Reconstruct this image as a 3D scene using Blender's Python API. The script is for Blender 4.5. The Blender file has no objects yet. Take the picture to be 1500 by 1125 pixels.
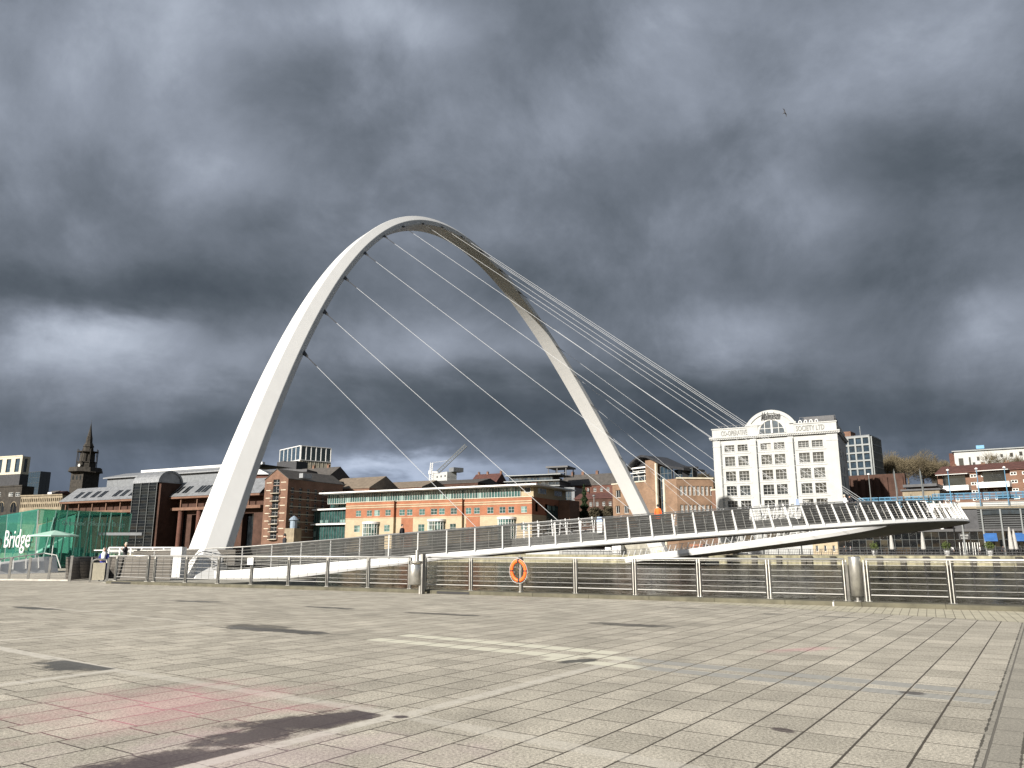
import bpy, bmesh, math, random
from mathutils import Vector, Matrix
random.seed(7)
R = math.radians
SC = bpy.context.scene
COL = SC.collection
# ------------------------------------------------------------------ camera maths
F = 1127.0; TH = math.atan(243.5/1127); CT, ST = math.cos(TH), math.sin(TH); EYE = 1.56
def ray(px, py):
    dy = 562.5-py; d = F*CT-dy*ST
    return (px-750)/d, (F*ST+dy*CT)/d
def at(px, py, Y):
    a, b = ray(px, py); return Vector((a*Y, Y, EYE+b*Y))
def gnd(px, py, z=0.0):
    a, b = ray(px, py); Y = (z-EYE)/b; return Vector((a*Y, Y, z))
QE = Vector((-.884, .468, 0)); QN = Vector((.468, .884, 0))      # quay edge direction, outward normal
BANK = 159.7                                                      # far quay line along QN
def Yb(a, d): return (BANK+d)/(.468*a+.884)
def far(px, py, d):
    a, b = ray(px, py); Y = Yb(a, d); return Vector((a*Y, Y, EYE+b*Y))
# ------------------------------------------------------------------ object helpers
def tag(o, label=None, cat=None, group=None, kind=None):
    if label: o['label'] = label
    if cat: o['category'] = cat
    if group: o['group'] = group
    if kind: o['kind'] = kind
    return o
def empty(name, loc, rz=0, label=None, cat=None, group=None):
    o = bpy.data.objects.new(name, None); COL.objects.link(o)
    o.location = loc; o.rotation_euler = (0, 0, rz); o.empty_display_size = .3
    return tag(o, label, cat, group)
def copy_tree(o, parent=None):
    c = o.copy(); COL.objects.link(c)
    if parent: c.parent = parent
    for ch in list(o.children): copy_tree(ch, c)
    return c
class MB:
    def __init__(s): s.v = []; s.f = []; s.m = []; s.mi = 0; s.sm = []; s.smooth = False
    def add(s, vs, fs):
        n = len(s.v); s.v += [tuple(p) for p in vs]
        for f in fs:
            s.f.append([n+i for i in f]); s.m.append(s.mi); s.sm.append(s.smooth)
        return s
    def quad(s, a, b, c, d): return s.add([a, b, c, d], [(0, 1, 2, 3)])
    def box(s, x0, x1, y0, y1, z0, z1):
        vs = [(x0,y0,z0),(x1,y0,z0),(x1,y1,z0),(x0,y1,z0),(x0,y0,z1),(x1,y0,z1),(x1,y1,z1),(x0,y1,z1)]
        return s.add(vs, [(0,3,2,1),(4,5,6,7),(0,1,5,4),(1,2,6,5),(2,3,7,6),(3,0,4,7)])
    def cbox(s, c, sx, sy, sz): return s.box(c[0]-sx/2,c[0]+sx/2,c[1]-sy/2,c[1]+sy/2,c[2]-sz/2,c[2]+sz/2)
    def bar(s, p, q, w, h, up=(0,0,1)):
        p, q = Vector(p), Vector(q); d = (q-p)
        if d.length < 1e-6: return s
        d.normalize(); up = Vector(up)
        if abs(d.dot(up)) > .98: up = Vector((1,0,0))
        x = d.cross(up).normalized()*(w/2); y = x.cross(d).normalized()*(h/2)
        vs = [p-x-y,p+x-y,p+x+y,p-x+y,q-x-y,q+x-y,q+x+y,q-x+y]
        return s.add(vs, [(3,2,1,0),(4,5,6,7),(0,1,5,4),(1,2,6,5),(2,3,7,6),(3,0,4,7)])
    def tube(s, pts, r, n=6, caps=True):
        pts = [Vector(p) for p in pts]; N = len(pts); rr = r if isinstance(r, (list, tuple)) else [r]*N
        vs = []; ref = None
        for i, p in enumerate(pts):
            t = (pts[min(i+1,N-1)]-pts[max(i-1,0)])
            t = t.normalized() if t.length > 1e-9 else Vector((0,0,1))
            if ref is None: ref = Vector((0,0,1)) if abs(t.z) < .9 else Vector((1,0,0))
            x = t.cross(ref).normalized(); y = x.cross(t).normalized(); ref = y
            for k in range(n):
                a = 2*math.pi*k/n; vs.append(p+x*(math.cos(a)*rr[i])+y*(math.sin(a)*rr[i]))
        fs = [(i*n+k, i*n+(k+1)%n, (i+1)*n+(k+1)%n, (i+1)*n+k) for i in range(N-1) for k in range(n)]
        if caps: fs += [tuple(range(n))[::-1], tuple((N-1)*n+k for k in range(n))]
        return s.add(vs, fs)
    def lathe(s, prof, n=16, c=(0,0,0), a0=0, a1=2*math.pi):
        full = abs(a1-a0-2*math.pi) < 1e-6; m = n if full else n+1; vs = []
        for (r, z) in prof:
            for k in range(m):
                a = a0+(a1-a0)*k/n; vs.append((c[0]+r*math.cos(a), c[1]+r*math.sin(a), c[2]+z))
        fs = []
        for i in range(len(prof)-1):
            for k in range(n):
                k2 = (k+1) % m if full else k+1
                fs.append((i*m+k, i*m+k2, (i+1)*m+k2, (i+1)*m+k))
        return s.add(vs, fs)
    def prism(s, poly, z0, z1):
        n = len(poly); vs = [(p[0],p[1],z0) for p in poly]+[(p[0],p[1],z1) for p in poly]
        return s.add(vs, [tuple(range(n))[::-1], tuple(range(n,2*n))]+[(i,(i+1)%n,n+(i+1)%n,n+i) for i in range(n)])
    def xprism(s, poly, y0, y1):           # polygon in x-z extruded along y
        n = len(poly); vs = [(p[0],y0,p[1]) for p in poly]+[(p[0],y1,p[1]) for p in poly]
        return s.add(vs, [tuple(range(n)), tuple(range(n,2*n))[::-1]]+[(i,n+i,n+(i+1)%n,(i+1)%n) for i in range(n)])
    def yprism(s, poly, x0, x1):           # polygon in y-z extruded along x
        n = len(poly); vs = [(x0,p[0],p[1]) for p in poly]+[(x1,p[0],p[1]) for p in poly]
        return s.add(vs, [tuple(range(n))[::-1], tuple(range(n,2*n))]+[(i,(i+1)%n,n+(i+1)%n,n+i) for i in range(n)])
    def mesh(s, name, mats):
        me = bpy.data.meshes.new(name); me.from_pydata(s.v, [], s.f)
        for m in (mats if isinstance(mats, (list, tuple)) else [mats]): me.materials.append(m)
        me.polygons.foreach_set('material_index', s.m); me.polygons.foreach_set('use_smooth', s.sm)
        me.update(); return me
    def build(s, name, mats, parent=None, **kw):
        o = bpy.data.objects.new(name, s.mesh(name, mats)); COL.objects.link(o)
        if parent: o.parent = parent
        return tag(o, **kw)
def fixn(o):
    bm = bmesh.new(); bm.from_mesh(o.data); bmesh.ops.recalc_face_normals(bm, faces=bm.faces); bm.to_mesh(o.data); bm.free(); return o
# ------------------------------------------------------------------ node helpers
class NT:
    def __init__(s, tree): s.t = tree
    def n(s, typ, **kw):
        nd = s.t.nodes.new(typ)
        for k, v in kw.items(): setattr(nd, k, v)
        return nd
    def set(s, sock, v):
        if isinstance(v, bpy.types.NodeSocket): s.t.links.new(v, sock)
        elif v is not None: sock.default_value = v
    def m(s, op, a, b=None, c=None, clamp=False):
        nd = s.n('ShaderNodeMath', operation=op, use_clamp=clamp); s.set(nd.inputs[0], a)
        if b is not None: s.set(nd.inputs[1], b)
        if c is not None: s.set(nd.inputs[2], c)
        return nd.outputs[0]
    def mix(s, f, a, b, mode='MIX'):
        nd = s.n('ShaderNodeMix', data_type='RGBA', blend_type=mode); s.set(nd.inputs[0], f)
        s.set(nd.inputs[6], a if isinstance(a, bpy.types.NodeSocket) else (*a, 1)); s.set(nd.inputs[7], b if isinstance(b, bpy.types.NodeSocket) else (*b, 1))
        return nd.outputs[2]
    def xyz(s, v):
        nd = s.n('ShaderNodeSeparateXYZ'); s.set(nd.inputs[0], v); return nd.outputs
    def comb(s, x, y, z=0.0):
        nd = s.n('ShaderNodeCombineXYZ'); s.set(nd.inputs[0], x); s.set(nd.inputs[1], y); s.set(nd.inputs[2], z); return nd.outputs[0]
    def noise(s, vec, scale, detail=4, rough=.5, dist=0.0):
        nd = s.n('ShaderNodeTexNoise'); s.set(nd.inputs['Vector'], vec); nd.inputs['Scale'].default_value = scale
        nd.inputs['Detail'].default_value = detail; nd.inputs['Roughness'].default_value = rough; nd.inputs['Distortion'].default_value = dist
        return nd.outputs[0]
    def rng(s, v, a, b, c=0.0, d=1.0, smooth=True):
        nd = s.n('ShaderNodeMapRange'); nd.interpolation_type = 'SMOOTHSTEP' if smooth else 'LINEAR'
        s.set(nd.inputs[0], v); nd.inputs[1].default_value = a; nd.inputs[2].default_value = b
        nd.inputs[3].default_value = c; nd.inputs[4].default_value = d; return nd.outputs[0]
    def bump(s, h, strength=.3, dist=.02):
        nd = s.n('ShaderNodeBump'); nd.inputs['Strength'].default_value = strength; nd.inputs['Distance'].default_value = dist
        s.set(nd.inputs['Height'], h); return nd.outputs[0]
def newmat(name):
    m = bpy.data.materials.new(name); m.use_nodes = True
    return m, NT(m.node_tree), m.node_tree.nodes['Principled BSDF']
def mat(name, col, rough=.7, metal=0.0, var=.18, scale=1.5, bump=0.0, bscale=None, spec=.4, objvar=0.0, streak=0.0):
    m, t, p = newmat(name)
    co = t.n('ShaderNodeTexCoord').outputs['Object']
    n1 = t.noise(co, scale, 5, .6)
    f = t.rng(n1, .3, .7, 1-var, 1+var, False)
    if streak:
        x, y, z = t.xyz(co)
        n2 = t.noise(t.comb(t.m('MULTIPLY', x, 2.2), t.m('MULTIPLY', y, 2.2), t.m('MULTIPLY', z, .15)), 1.0, 4, .6)
        f = t.m('MULTIPLY', f, t.rng(n2, .35, .75, 1.0, 1-streak, False))
    if objvar:
        oi = t.n('ShaderNodeObjectInfo').outputs['Random']
        f = t.m('MULTIPLY', f, t.m('MULTIPLY_ADD', oi, 2*objvar, 1-objvar))
    hs = t.n('ShaderNodeHueSaturation'); hs.inputs['Color'].default_value = (*col, 1); t.set(hs.inputs['Value'], f)
    t.set(p.inputs['Base Color'], hs.outputs[0])
    p.inputs['Roughness'].default_value = rough; p.inputs['Metallic'].default_value = metal; p.inputs['Specular IOR Level'].default_value = spec
    if bump: t.set(p.inputs['Normal'], t.bump(t.noise(co, bscale or scale*8, 4, .6), bump, .02))
    return m
def brickmat(name, c1, c2, mortar, bw=.45, rh=.15, var=.3):
    m, t, p = newmat(name)
    co = t.n('ShaderNodeTexCoord').outputs['Object']; x, y, z = t.xyz(co)
    b = t.n('ShaderNodeTexBrick'); t.set(b.inputs['Vector'], t.comb(t.m('ADD', x, y), z, 0.0))
    b.inputs['Color1'].default_value = (*c1, 1); b.inputs['Color2'].default_value = (*c2, 1); b.inputs['Mortar'].default_value = (*mortar, 1)
    b.inputs['Scale'].default_value = 1; b.inputs['Brick Width'].default_value = bw; b.inputs['Row Height'].default_value = rh; b.inputs['Mortar Size'].default_value = .018
    n = t.rng(t.noise(co, .35, 6, .65), .3, .7, 1-var, 1+var, False)
    hs = t.n('ShaderNodeHueSaturation'); t.set(hs.inputs['Color'], b.outputs[0]); t.set(hs.inputs['Value'], n)
    t.set(p.inputs['Base Color'], hs.outputs[0]); p.inputs['Roughness'].default_value = .9; p.inputs['Specular IOR Level'].default_value = .2
    return m
def glassmat(name, col, rough=.08, objvar=.6, spec=.8, blinds=.0, bcol=(.5,.5,.47)):
    m, t, p = newmat(name)
    oi = t.n('ShaderNodeObjectInfo').outputs['Random']; co = t.n('ShaderNodeTexCoord').outputs['Object']
    f = t.m('MULTIPLY', t.m('MULTIPLY_ADD', oi, 2*objvar, 1-objvar), t.rng(t.noise(co, .9, 3, .6), .3, .7, .5, 1.5, False))
    hs = t.n('ShaderNodeHueSaturation'); hs.inputs['Color'].default_value = (*col, 1); t.set(hs.inputs['Value'], f)
    c = hs.outputs[0]
    if blinds:
        x, y, z = t.xyz(co)
        cell = t.n('ShaderNodeTexWhiteNoise', noise_dimensions='3D')
        t.set(cell.inputs[0], t.comb(t.m('FLOOR', t.m('MULTIPLY', t.m('ADD', x, y), .8)), t.m('FLOOR', t.m('MULTIPLY', z, .6)), t.m('MULTIPLY', oi, 50.0)))
        c = t.mix(t.rng(cell.outputs[0], 1-blinds, 1-blinds+.02), c, bcol)
    t.set(p.inputs['Base Color'], c)
    p.inputs['Roughness'].default_value = rough; p.inputs['Specular IOR Level'].default_value = spec
    t.set(p.inputs['Normal'], t.bump(t.noise(co, .5, 2, .5), .15, .05))
    return m
# ------------------------------------------------------------------ materials
M = {}
M['bridge'] = mat('bridge_white_paint', (.59,.59,.58), .42, 0, .025, .35, streak=.04, spec=.45)
M['cable'] = mat('cable_white', (.42,.43,.44), .4, 0, .05, 3, spec=.5)
M['steel'] = mat('brushed_steel', (.50,.49,.46), .34, .85, .22, 4, bump=.05, bscale=60)
M['rail'] = mat('glare_steel', (.62,.61,.58), .42, .7, .08, 3)  # steel made lighter: sun glare on rails and wires put into its colour
M['steel_dull'] = mat('dull_steel', (.30,.29,.27), .5, .7, .25, 3)
M['darkmetal'] = mat('dark_metal', (.05,.05,.052), .5, .3, .2, 3)
M['screen'] = mat('louvre_metal', (.115,.115,.11), .6, .2, .25, 1.5)
M['deck_floor'] = mat('deck_floor', (.22,.22,.22), .7, .1, .2, 2)
M['concrete'] = mat('concrete', (.30,.285,.24), .9, 0, .25, 1.2, bump=.3, streak=.3)
M['plinth'] = mat('kerb_concrete', (.095,.088,.062), .92, 0, .35, 1.8, bump=.5, bscale=12)
M['quaywall'] = mat('quay_wall', (.26,.24,.16), .9, 0, .4, .5, streak=.5)
M['timber'] = mat('dark_timber', (.05,.045,.035), .9, 0, .3, 1)
M['white'] = mat('white_paint', (.60,.60,.59), .5, 0, .08, 1)
M['render_white'] = mat('white_render', (.37,.375,.365), .75, 0, .07, .5, streak=.10)
M['cream'] = brickmat('cream_brick', (.36,.295,.20), (.32,.262,.175), (.34,.29,.22), .6, .3, .12)
M['orange'] = brickmat('orange_brick', (.27,.098,.050), (.225,.082,.043), (.26,.15,.10), .45, .15, .18)
M['brown'] = brickmat('brown_brick', (.165,.085,.058), (.125,.063,.043), (.15,.115,.085), .45, .15, .25)
M['tan'] = brickmat('tan_brick', (.20,.122,.078), (.155,.095,.06), (.2,.15,.11), .45, .15, .25)
M['redbrick'] = brickmat('red_brick', (.11,.042,.03), (.08,.032,.024), (.1,.07,.055), .45, .15, .3)
M['darkbrick'] = brickmat('dark_brick', (.065,.032,.024), (.05,.025,.018), (.06,.042,.032), .45, .15, .35)
M['stone_dark'] = mat('sooty_stone', (.034,.030,.025), .95, 0, .5, .5, bump=.4)
M['stone'] = mat('sandstone', (.24,.20,.14), .9, 0, .3, .6, bump=.3, streak=.3)
M['stone_trim'] = mat('stone_trim', (.46,.42,.33), .85, 0, .15, 1)
M['slate'] = mat('slate_roof', (.075,.068,.062), .75, 0, .3, 1.0, streak=.2)
M['brownroof'] = mat('brown_tiles', (.15,.12,.09), .85, 0, .25, 1.0)
M['redroof'] = mat('red_tiles', (.075,.032,.026), .85, 0, .3, 1.0)
M['metalroof'] = mat('zinc_roof', (.27,.28,.29), .45, .45, .15, 1.5, streak=.2)
M['darkroof'] = mat('dark_roof', (.035,.036,.04), .5, .2, .3, 1.0)
M['frame_w'] = mat('white_window_frame', (.50,.50,.48), .5, 0, .05, 1)
M['frame_d'] = mat('dark_window_frame', (.05,.055,.055), .5, .2, .1, 1)
M['frame_g'] = mat('grey_window_frame', (.15,.16,.16), .5, .3, .1, 1)
M['glass'] = glassmat('dark_window_glass', (.018,.022,.025), blinds=.06, bcol=(.25,.25,.24))
M['glass_teal'] = glassmat('teal_window_glass', (.03,.075,.07), .1, .5, blinds=.12, bcol=(.16,.24,.22))
M['glass_blue'] = glassmat('blue_window_glass', (.025,.042,.06), .08, .5)
M['glass_black'] = glassmat('black_glass', (.008,.010,.012), .06, .5, .7)
M['blue'] = mat('light_blue_paint', (.08,.20,.31), .5, .2, .15, 1)
M['awning'] = mat('blue_awning', (.025,.09,.25), .8, 0, .2, 1)
M['greywood'] = mat('grey_cladding', (.16,.17,.18), .7, .2, .2, 1, streak=.2)
M['lifebuoy'] = mat('orange_plastic', (.80,.13,.02), .5, 0, .12, 6)
M['black'] = mat('black_plastic', (.015,.015,.016), .6, 0, .2, 3)
M['skin'] = mat('skin', (.50,.30,.22), .6, 0, .05, 3)
M['hair_grey'] = mat('grey_hair', (.42,.38,.32), .8, 0, .2, 30)
M['scarf'] = mat('pale_headscarf', (.66,.62,.60), .9, 0, .1, 12, bump=.3)
M['cloth_blue'] = mat('blue_cloth', (.03,.04,.22), .9, 0, .15, 8, bump=.3)
M['cloth_black'] = mat('black_cloth', (.02,.02,.024), .9, 0, .2, 8, bump=.3)
M['cloth_white'] = mat('white_cloth', (.70,.70,.70), .9, 0, .1, 8, bump=.3)
M['cloth_orange'] = mat('orange_cloth', (.90,.12,.02), .8, 0, .1, 8, bump=.3)
M['cloth_grey'] = mat('grey_cloth', (.22,.22,.24), .9, 0, .15, 8, bump=.3)
M['bark'] = mat('bark', (.12,.095,.065), .95, 0, .3, 2)
M['twigs'] = mat('bare_twigs', (.13,.108,.070), .95, 0, .35, .3, spec=.1)
M['twigs_dark'] = mat('dark_twigs', (.07,.06,.04), .95, 0, .35, .3, spec=.1)
M['leaf_dark'] = mat('evergreen_leaves', (.025,.038,.018), .9, 0, .5, .6, spec=.1)
M['leaf'] = mat('leaves', (.07,.09,.03), .9, 0, .4, 2, spec=.1)
M['umbrella_glass_tint'] = mat('parasol_glass_tint', (.33,.50,.42), .85, 0, .08, 2)  # green tint of the pavilion glass put into the cloth colour
M['umbrella_grey'] = mat('folded_parasol_cloth', (.34,.33,.31), .9, 0, .2, 3)
M['sign_blue'] = mat('blue_white_sign', (.45,.55,.78), .5, 0, .1, 3)
M['bird'] = mat('gull_feathers', (.10,.10,.11), .8, 0, .2, 5)
M['bird_dark'] = mat('gull_wing_tips', (.03,.03,.033), .8, 0, .2, 5)
# ribbed metal roof sheet
def ribbed(name, col, per, axis='x', metal=.5, rough=.4):
    m, t, p = newmat(name); co = t.n('ShaderNodeTexCoord').outputs['Object']; x, y, z = t.xyz(co)
    v = x if axis == 'x' else z
    f = t.m('FRACT', t.m('MULTIPLY', v, 1/per)); k = t.rng(f, .0, .12, 0, 1)
    c = t.mix(k, tuple(i*.35 for i in col), col)
    hs = t.n('ShaderNodeHueSaturation'); t.set(hs.inputs['Color'], c); t.set(hs.inputs['Value'], t.rng(t.noise(co, .8, 5, .6), .3, .7, .75, 1.2, False))
    t.set(p.inputs['Base Color'], hs.outputs[0]); p.inputs['Metallic'].default_value = metal; p.inputs['Roughness'].default_value = rough
    t.set(p.inputs['Normal'], t.bump(k, .5, .05)); return m
M['ribroof'] = ribbed('standing_seam_roof', (.30,.31,.32), 1.1)
M['ribsteel'] = ribbed('ribbed_steel', (.12,.11,.098), .16, 'z', .6, .42)
M['ribbin'] = ribbed('slatted_metal', (.50,.46,.36), .06, 'x', .4, .5)
# see-through green glass of the pavilion
m, t, p = newmat('green_pavilion_glass')
p.inputs['Base Color'].default_value = (.05,.27,.215,1); p.inputs['Roughness'].default_value = .04
tr = t.n('ShaderNodeBsdfTransparent'); tr.inputs[0].default_value = (.64,.88,.82,1)
ms = t.n('ShaderNodeMixShader'); oi = t.n('ShaderNodeObjectInfo').outputs['Random']
t.set(ms.inputs[0], t.m('MULTIPLY_ADD', oi, -.30, .90)); t.set(ms.inputs[1], p.outputs[0]); t.set(ms.inputs[2], tr.outputs[0])
t.set(m.node_tree.nodes['Material Output'].inputs[0], ms.outputs[0]); M['glass_green'] = m
# ------------------------------------------------------------------ ground materials
LD = Vector((math.sin(R(34.2)), math.cos(R(34.2)), 0)); TD = Vector((-LD.y, LD.x, 0))
def seg_mask(t, X, Y, p1, p2, w, soft=.01, wob=None):
    a, b = gnd(*p1), gnd(*p2); c = (a+b)/2; d = (b-a); L = d.length/2; d.normalize()
    dx = t.m('SUBTRACT', X, c.x); dy = t.m('SUBTRACT', Y, c.y)
    l = t.m('ABSOLUTE', t.m('ADD', t.m('MULTIPLY', dx, d.x), t.m('MULTIPLY', dy, d.y)))
    s = t.m('ABSOLUTE', t.m('SUBTRACT', t.m('MULTIPLY', dx, d.y), t.m('MULTIPLY', dy, d.x)))
    if wob is not None: s = t.m('ADD', s, wob)
    return t.m('MULTIPLY', t.rng(s, w/2, w/2+soft, 1, 0), t.rng(l, L, L+soft, 1, 0))
def ell_mask(t, X, Y, p1, p2, w, nz, amp=.5, k=.25):
    a, b = gnd(*p1), gnd(*p2); c = (a+b)/2; d = (b-a); L = d.length/2; d.normalize()
    dx = t.m('SUBTRACT', X, c.x); dy = t.m('SUBTRACT', Y, c.y)
    l = t.m('DIVIDE', t.m('ADD', t.m('MULTIPLY', dx, d.x), t.m('MULTIPLY', dy, d.y)), L)
    s = t.m('DIVIDE', t.m('SUBTRACT', t.m('MULTIPLY', dx, d.y), t.m('MULTIPLY', dy, d.x)), w/2)
    r = t.m('SQRT', t.m('ADD', t.m('MULTIPLY', l, l), t.m('MULTIPLY', s, s)))
    r = t.m('ADD', r, t.m('MULTIPLY', t.m('SUBTRACT', nz, .5), amp*1.6))
    return t.rng(r, 1-k, 1.0, 1, 0)
def paving():
    m, t, p = newmat('granite_paving')
    co = t.n('ShaderNodeTexCoord').outputs['Object']; X, Y, Z = t.xyz(co)
    l = t.m('ADD', t.m('MULTIPLY', X, LD.x), t.m('MULTIPLY', Y, LD.y))
    s = t.m('ADD', t.m('MULTIPLY', X, TD.x), t.m('MULTIPLY', Y, TD.y)); s = t.m('ADD', s, -.115)
    row = t.m('FLOOR', t.m('DIVIDE', s, .46))
    wn = t.n('ShaderNodeTexWhiteNoise', noise_dimensions='1D'); t.set(wn.inputs['W'], row)
    l2 = t.m('ADD', l, t.m('MULTIPLY', wn.outputs[0], .3)); l2 = t.m('ADD', l2, t.m('MULTIPLY', t.m('MODULO', t.m('ABSOLUTE', row), 2.0), .39))
    b = t.n('ShaderNodeTexBrick'); t.set(b.inputs['Vector'], t.comb(l2, s, 0.0)); b.offset = 0; b.squash = 1
    for k, v in (('Scale',1),('Brick Width',.62),('Row Height',.46),('Mortar Size',.010),('Mortar Smooth',.3),('Bias',0)): b.inputs[k].default_value = v
    b.inputs['Color1'].default_value = (.325,.300,.248,1); b.inputs['Color2'].default_value = (.42,.387,.322,1); b.inputs['Mortar'].default_value = (.07,.06,.048,1)
    col = b.outputs[0]
    speck = t.m('ADD', t.m('MULTIPLY', t.noise(co, 38, 3, .8), .6), t.m('MULTIPLY', t.noise(co, 120, 2, .8), .4)); mott = t.noise(co, 1.1, 6, .6); big = t.noise(co, .22, 4, .5)
    hs = t.n('ShaderNodeHueSaturation'); t.set(hs.inputs['Color'], col)
    t.set(hs.inputs['Value'], t.m('MULTIPLY', t.m('MULTIPLY', t.rng(speck, .39, .61, .42, 1.58, False), t.rng(mott, .3, .7, .80, 1.18, False)), t.rng(big, .35, .65, .93, 1.08, False)))
    col = hs.outputs[0]
    # wider joint along the courses, width varies
    fr = t.m('ABSOLUTE', t.m('SUBTRACT', t.m('FRACT', t.m('ADD', t.m('DIVIDE', s, .46), .5)), .5))
    jn = t.noise(co, 3.5, 4, .7); jw = t.m('ADD', t.m('MULTIPLY', fr, .46), t.m('MULTIPLY', jn, -.02))
    joint = t.m('MULTIPLY', t.rng(jw, -.003, .003, 1, 0), t.rng(t.noise(co, .35, 2, .5), .35, .6, .45, 1))
    # light bands
    wob = t.m('MULTIPLY', t.m('SUBTRACT', t.noise(co, 6, 3, .6), .5), .05)
    bands = [((-60,938),(154,979),.20),((154,979),(590,1048),.20),((590,1048),(1060,1136),.22),((255,1130),(580,1048),.15),((590,1048),(930,962),.16),
             ((-20,1006),(172,981),.17),((-20,940),(325,911),.13),((50,888),(310,914),.13)]
    mask = None
    for i, (a, c, w) in enumerate(bands):
        q = seg_mask(t, X, Y, a, c, w, .006, wob)
        st = (1,.6,.5,1,.75,.9,.8,.6)[i]
        q = t.m('MULTIPLY', q, st); mask = q if mask is None else t.m('MAXIMUM', mask, q)
    bn = t.noise(co, 9, 5, .7)
    col = t.mix(t.m('MULTIPLY', joint, .85), col, (.065,.055,.042))
    col = t.mix(t.m('MULTIPLY', mask, t.rng(bn, .35, .6, .45, 1)), col, (.52,.49,.43))
    # grey drain band on the right
    gb = seg_mask(t, X, Y, (1456,1135), (1511,905), .29, .006, wob)
    col = t.mix(t.m('MULTIPLY', gb, .5), col, (.20,.19,.165))
    for o_ in (-20, 22): col = t.mix(t.m('MULTIPLY', seg_mask(t, X, Y, (1456+o_*1.7,1135), (1511+o_*.55,905), .012, .006, wob), .85), col, (.05,.045,.035))
    # pale tactile paving
    tact = None
    for a, c, w, st in (((590,930),(903,957),.36,1),((545,936),(850,963),.36,1),((860,960),(1458,1016),.33,1),((800,964),(1452,1028),.30,1)):
        q = t.m('MULTIPLY', seg_mask(t, X, Y, a, c, w, .01), st); tact = q if tact is None else t.m('MAXIMUM', tact, q)
    rib = t.m('FRACT', t.m('MULTIPLY', l, 13.0)); ribm = t.rng(t.m('ABSOLUTE', t.m('SUBTRACT', rib, .5)), .15, .3, 0, 1)
    tr_ = t.m('FRACT', t.m('DIVIDE', s, .46)); gap = t.rng(t.m('ABSOLUTE', t.m('SUBTRACT', tr_, .5)), .455, .475, 1, 0)
    isL = t.rng(X, 1.6, 1.9, 0, 1)
    tcol = t.mix(isL, (.56,.54,.44), t.mix(ribm, (.10,.10,.095), (.46,.45,.41)))
    tact = t.m('MULTIPLY', tact, gap)
    col = t.mix(tact, col, tcol)
    # pink chalk dust
    nz = t.noise(co, 1.3, 5, .65)
    pk = t.m('MAXIMUM', ell_mask(t, X, Y, (-120,1060), (520,1010), 3.6, nz, 1.1, .98), t.m('MULTIPLY', ell_mask(t, X, Y, (300,1045), (560,1030), .9, nz, 1.2, .95), .7))
    pk = t.m('MULTIPLY', pk, side((-60,938),(590,1048),1) if False else 1.0)
    pk2 = ell_mask(t, X, Y, (1100,955), (1240,948), .55, nz, 1.2, .9)
    pk3 = ell_mask(t, X, Y, (-100,1120), (760,1090), 2.2, nz, 1.4, .95)
    pkm = t.m('MULTIPLY', pk, t.m('MULTIPLY_ADD', b.outputs['Fac'], .40, .24))
    col = t.mix(t.m('MAXIMUM', pkm, t.m('MULTIPLY', pk2, .25)), col, (.62,.20,.27))
    col = t.mix(t.m('MULTIPLY', pk3, .22), col, (.50,.34,.40))
    # wet patches
    wet = None; wn_ = t.noise(co, 2.2, 6, .68)
    def side(p1, p2, sg):
        q1, q2 = gnd(*p1), gnd(*p2); d = (q2-q1).normalized()
        v = t.m('SUBTRACT', t.m('MULTIPLY', t.m('SUBTRACT', X, q1.x), d.y), t.m('MULTIPLY', t.m('SUBTRACT', Y, q1.y), d.x))
        return t.rng(t.m('MULTIPLY', v, sg), .07, .11, 0, 1)
    B0 = side((-60,938),(590,1048),1); B3 = side((255,1130),(580,1048),-1); B5 = side((-20,1006),(172,981),-1)
    for a, c, w, st, lim in (((60,966),(190,984),1.1,.95,(B0,B5)),((330,1068),(600,1040),.85,1,(B0,B3)),((250,1098),(470,1062),.62,1,(B0,B3)),((90,1134),(420,1098),.75,1,(B3,)),((150,1118),(330,1096),.5,.9,(B3,)),((300,916),(515,931),.75,1,()),((330,914),(420,922),.9,.8,()),((575,896),(735,904),.5,.85,()),
                        ((845,911),(1002,920),.8,.85,()),((235,879),(340,883),.6,.9,()),((440,888),(535,893),.5,.9,()),((812,972),(880,965),.36,1,()),((10,888),(90,894),.6,.9,()),
                        ((1115,900),(1150,899),.5,.85,()),((1170,901),(1310,908),.24,.9,()),((1310,1012),(1360,1018),.30,.8,()),((1130,1066),(1166,1074),.16,.85,()),((572,1049),(604,1051),.16,1,()),
                        ((960,888),(1080,895),.35,.6,()),((630,862),(700,869),.5,.4,())):
        q = t.m('MULTIPLY', ell_mask(t, X, Y, a, c, w, wn_, 1.3, .42), st)
        for l_ in lim: q = t.m('MULTIPLY', q, l_)
        wet = q if wet is None else t.m('MAXIMUM', wet, q)
    purple = t.rng(Y, 8.6, 9.6, 1, 0)
    wcol = t.mix(purple, (.045,.041,.034), (.048,.030,.030))
    edge = t.mix(.35, col, wcol)
    col = t.mix(t.m('MULTIPLY', wet, t.rng(speck, .3, .75, 1.0, .75)), col, wcol)
    t.set(p.inputs['Base Color'], col)
    pud = t.rng(wet, .75, .95, 0, 1)
    t.set(p.inputs['Roughness'], t.m('SUBTRACT', t.m('SUBTRACT', .85, t.m('MULTIPLY', wet, .25)), t.m('MULTIPLY', pud, .22)))
    p.inputs['Specular IOR Level'].default_value = .35
    h = t.m('ADD', t.m('MULTIPLY', speck, .25), t.m('MULTIPLY', b.outputs['Fac'], -1.0)); h = t.m('SUBTRACT', h, joint)
    h = t.m('MULTIPLY', h, t.m('SUBTRACT', 1.0, t.m('MULTIPLY', pud, .9)))
    t.set(p.inputs['Normal'], t.bump(h, .6, .006))
    return m
M['paving'] = paving()
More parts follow.
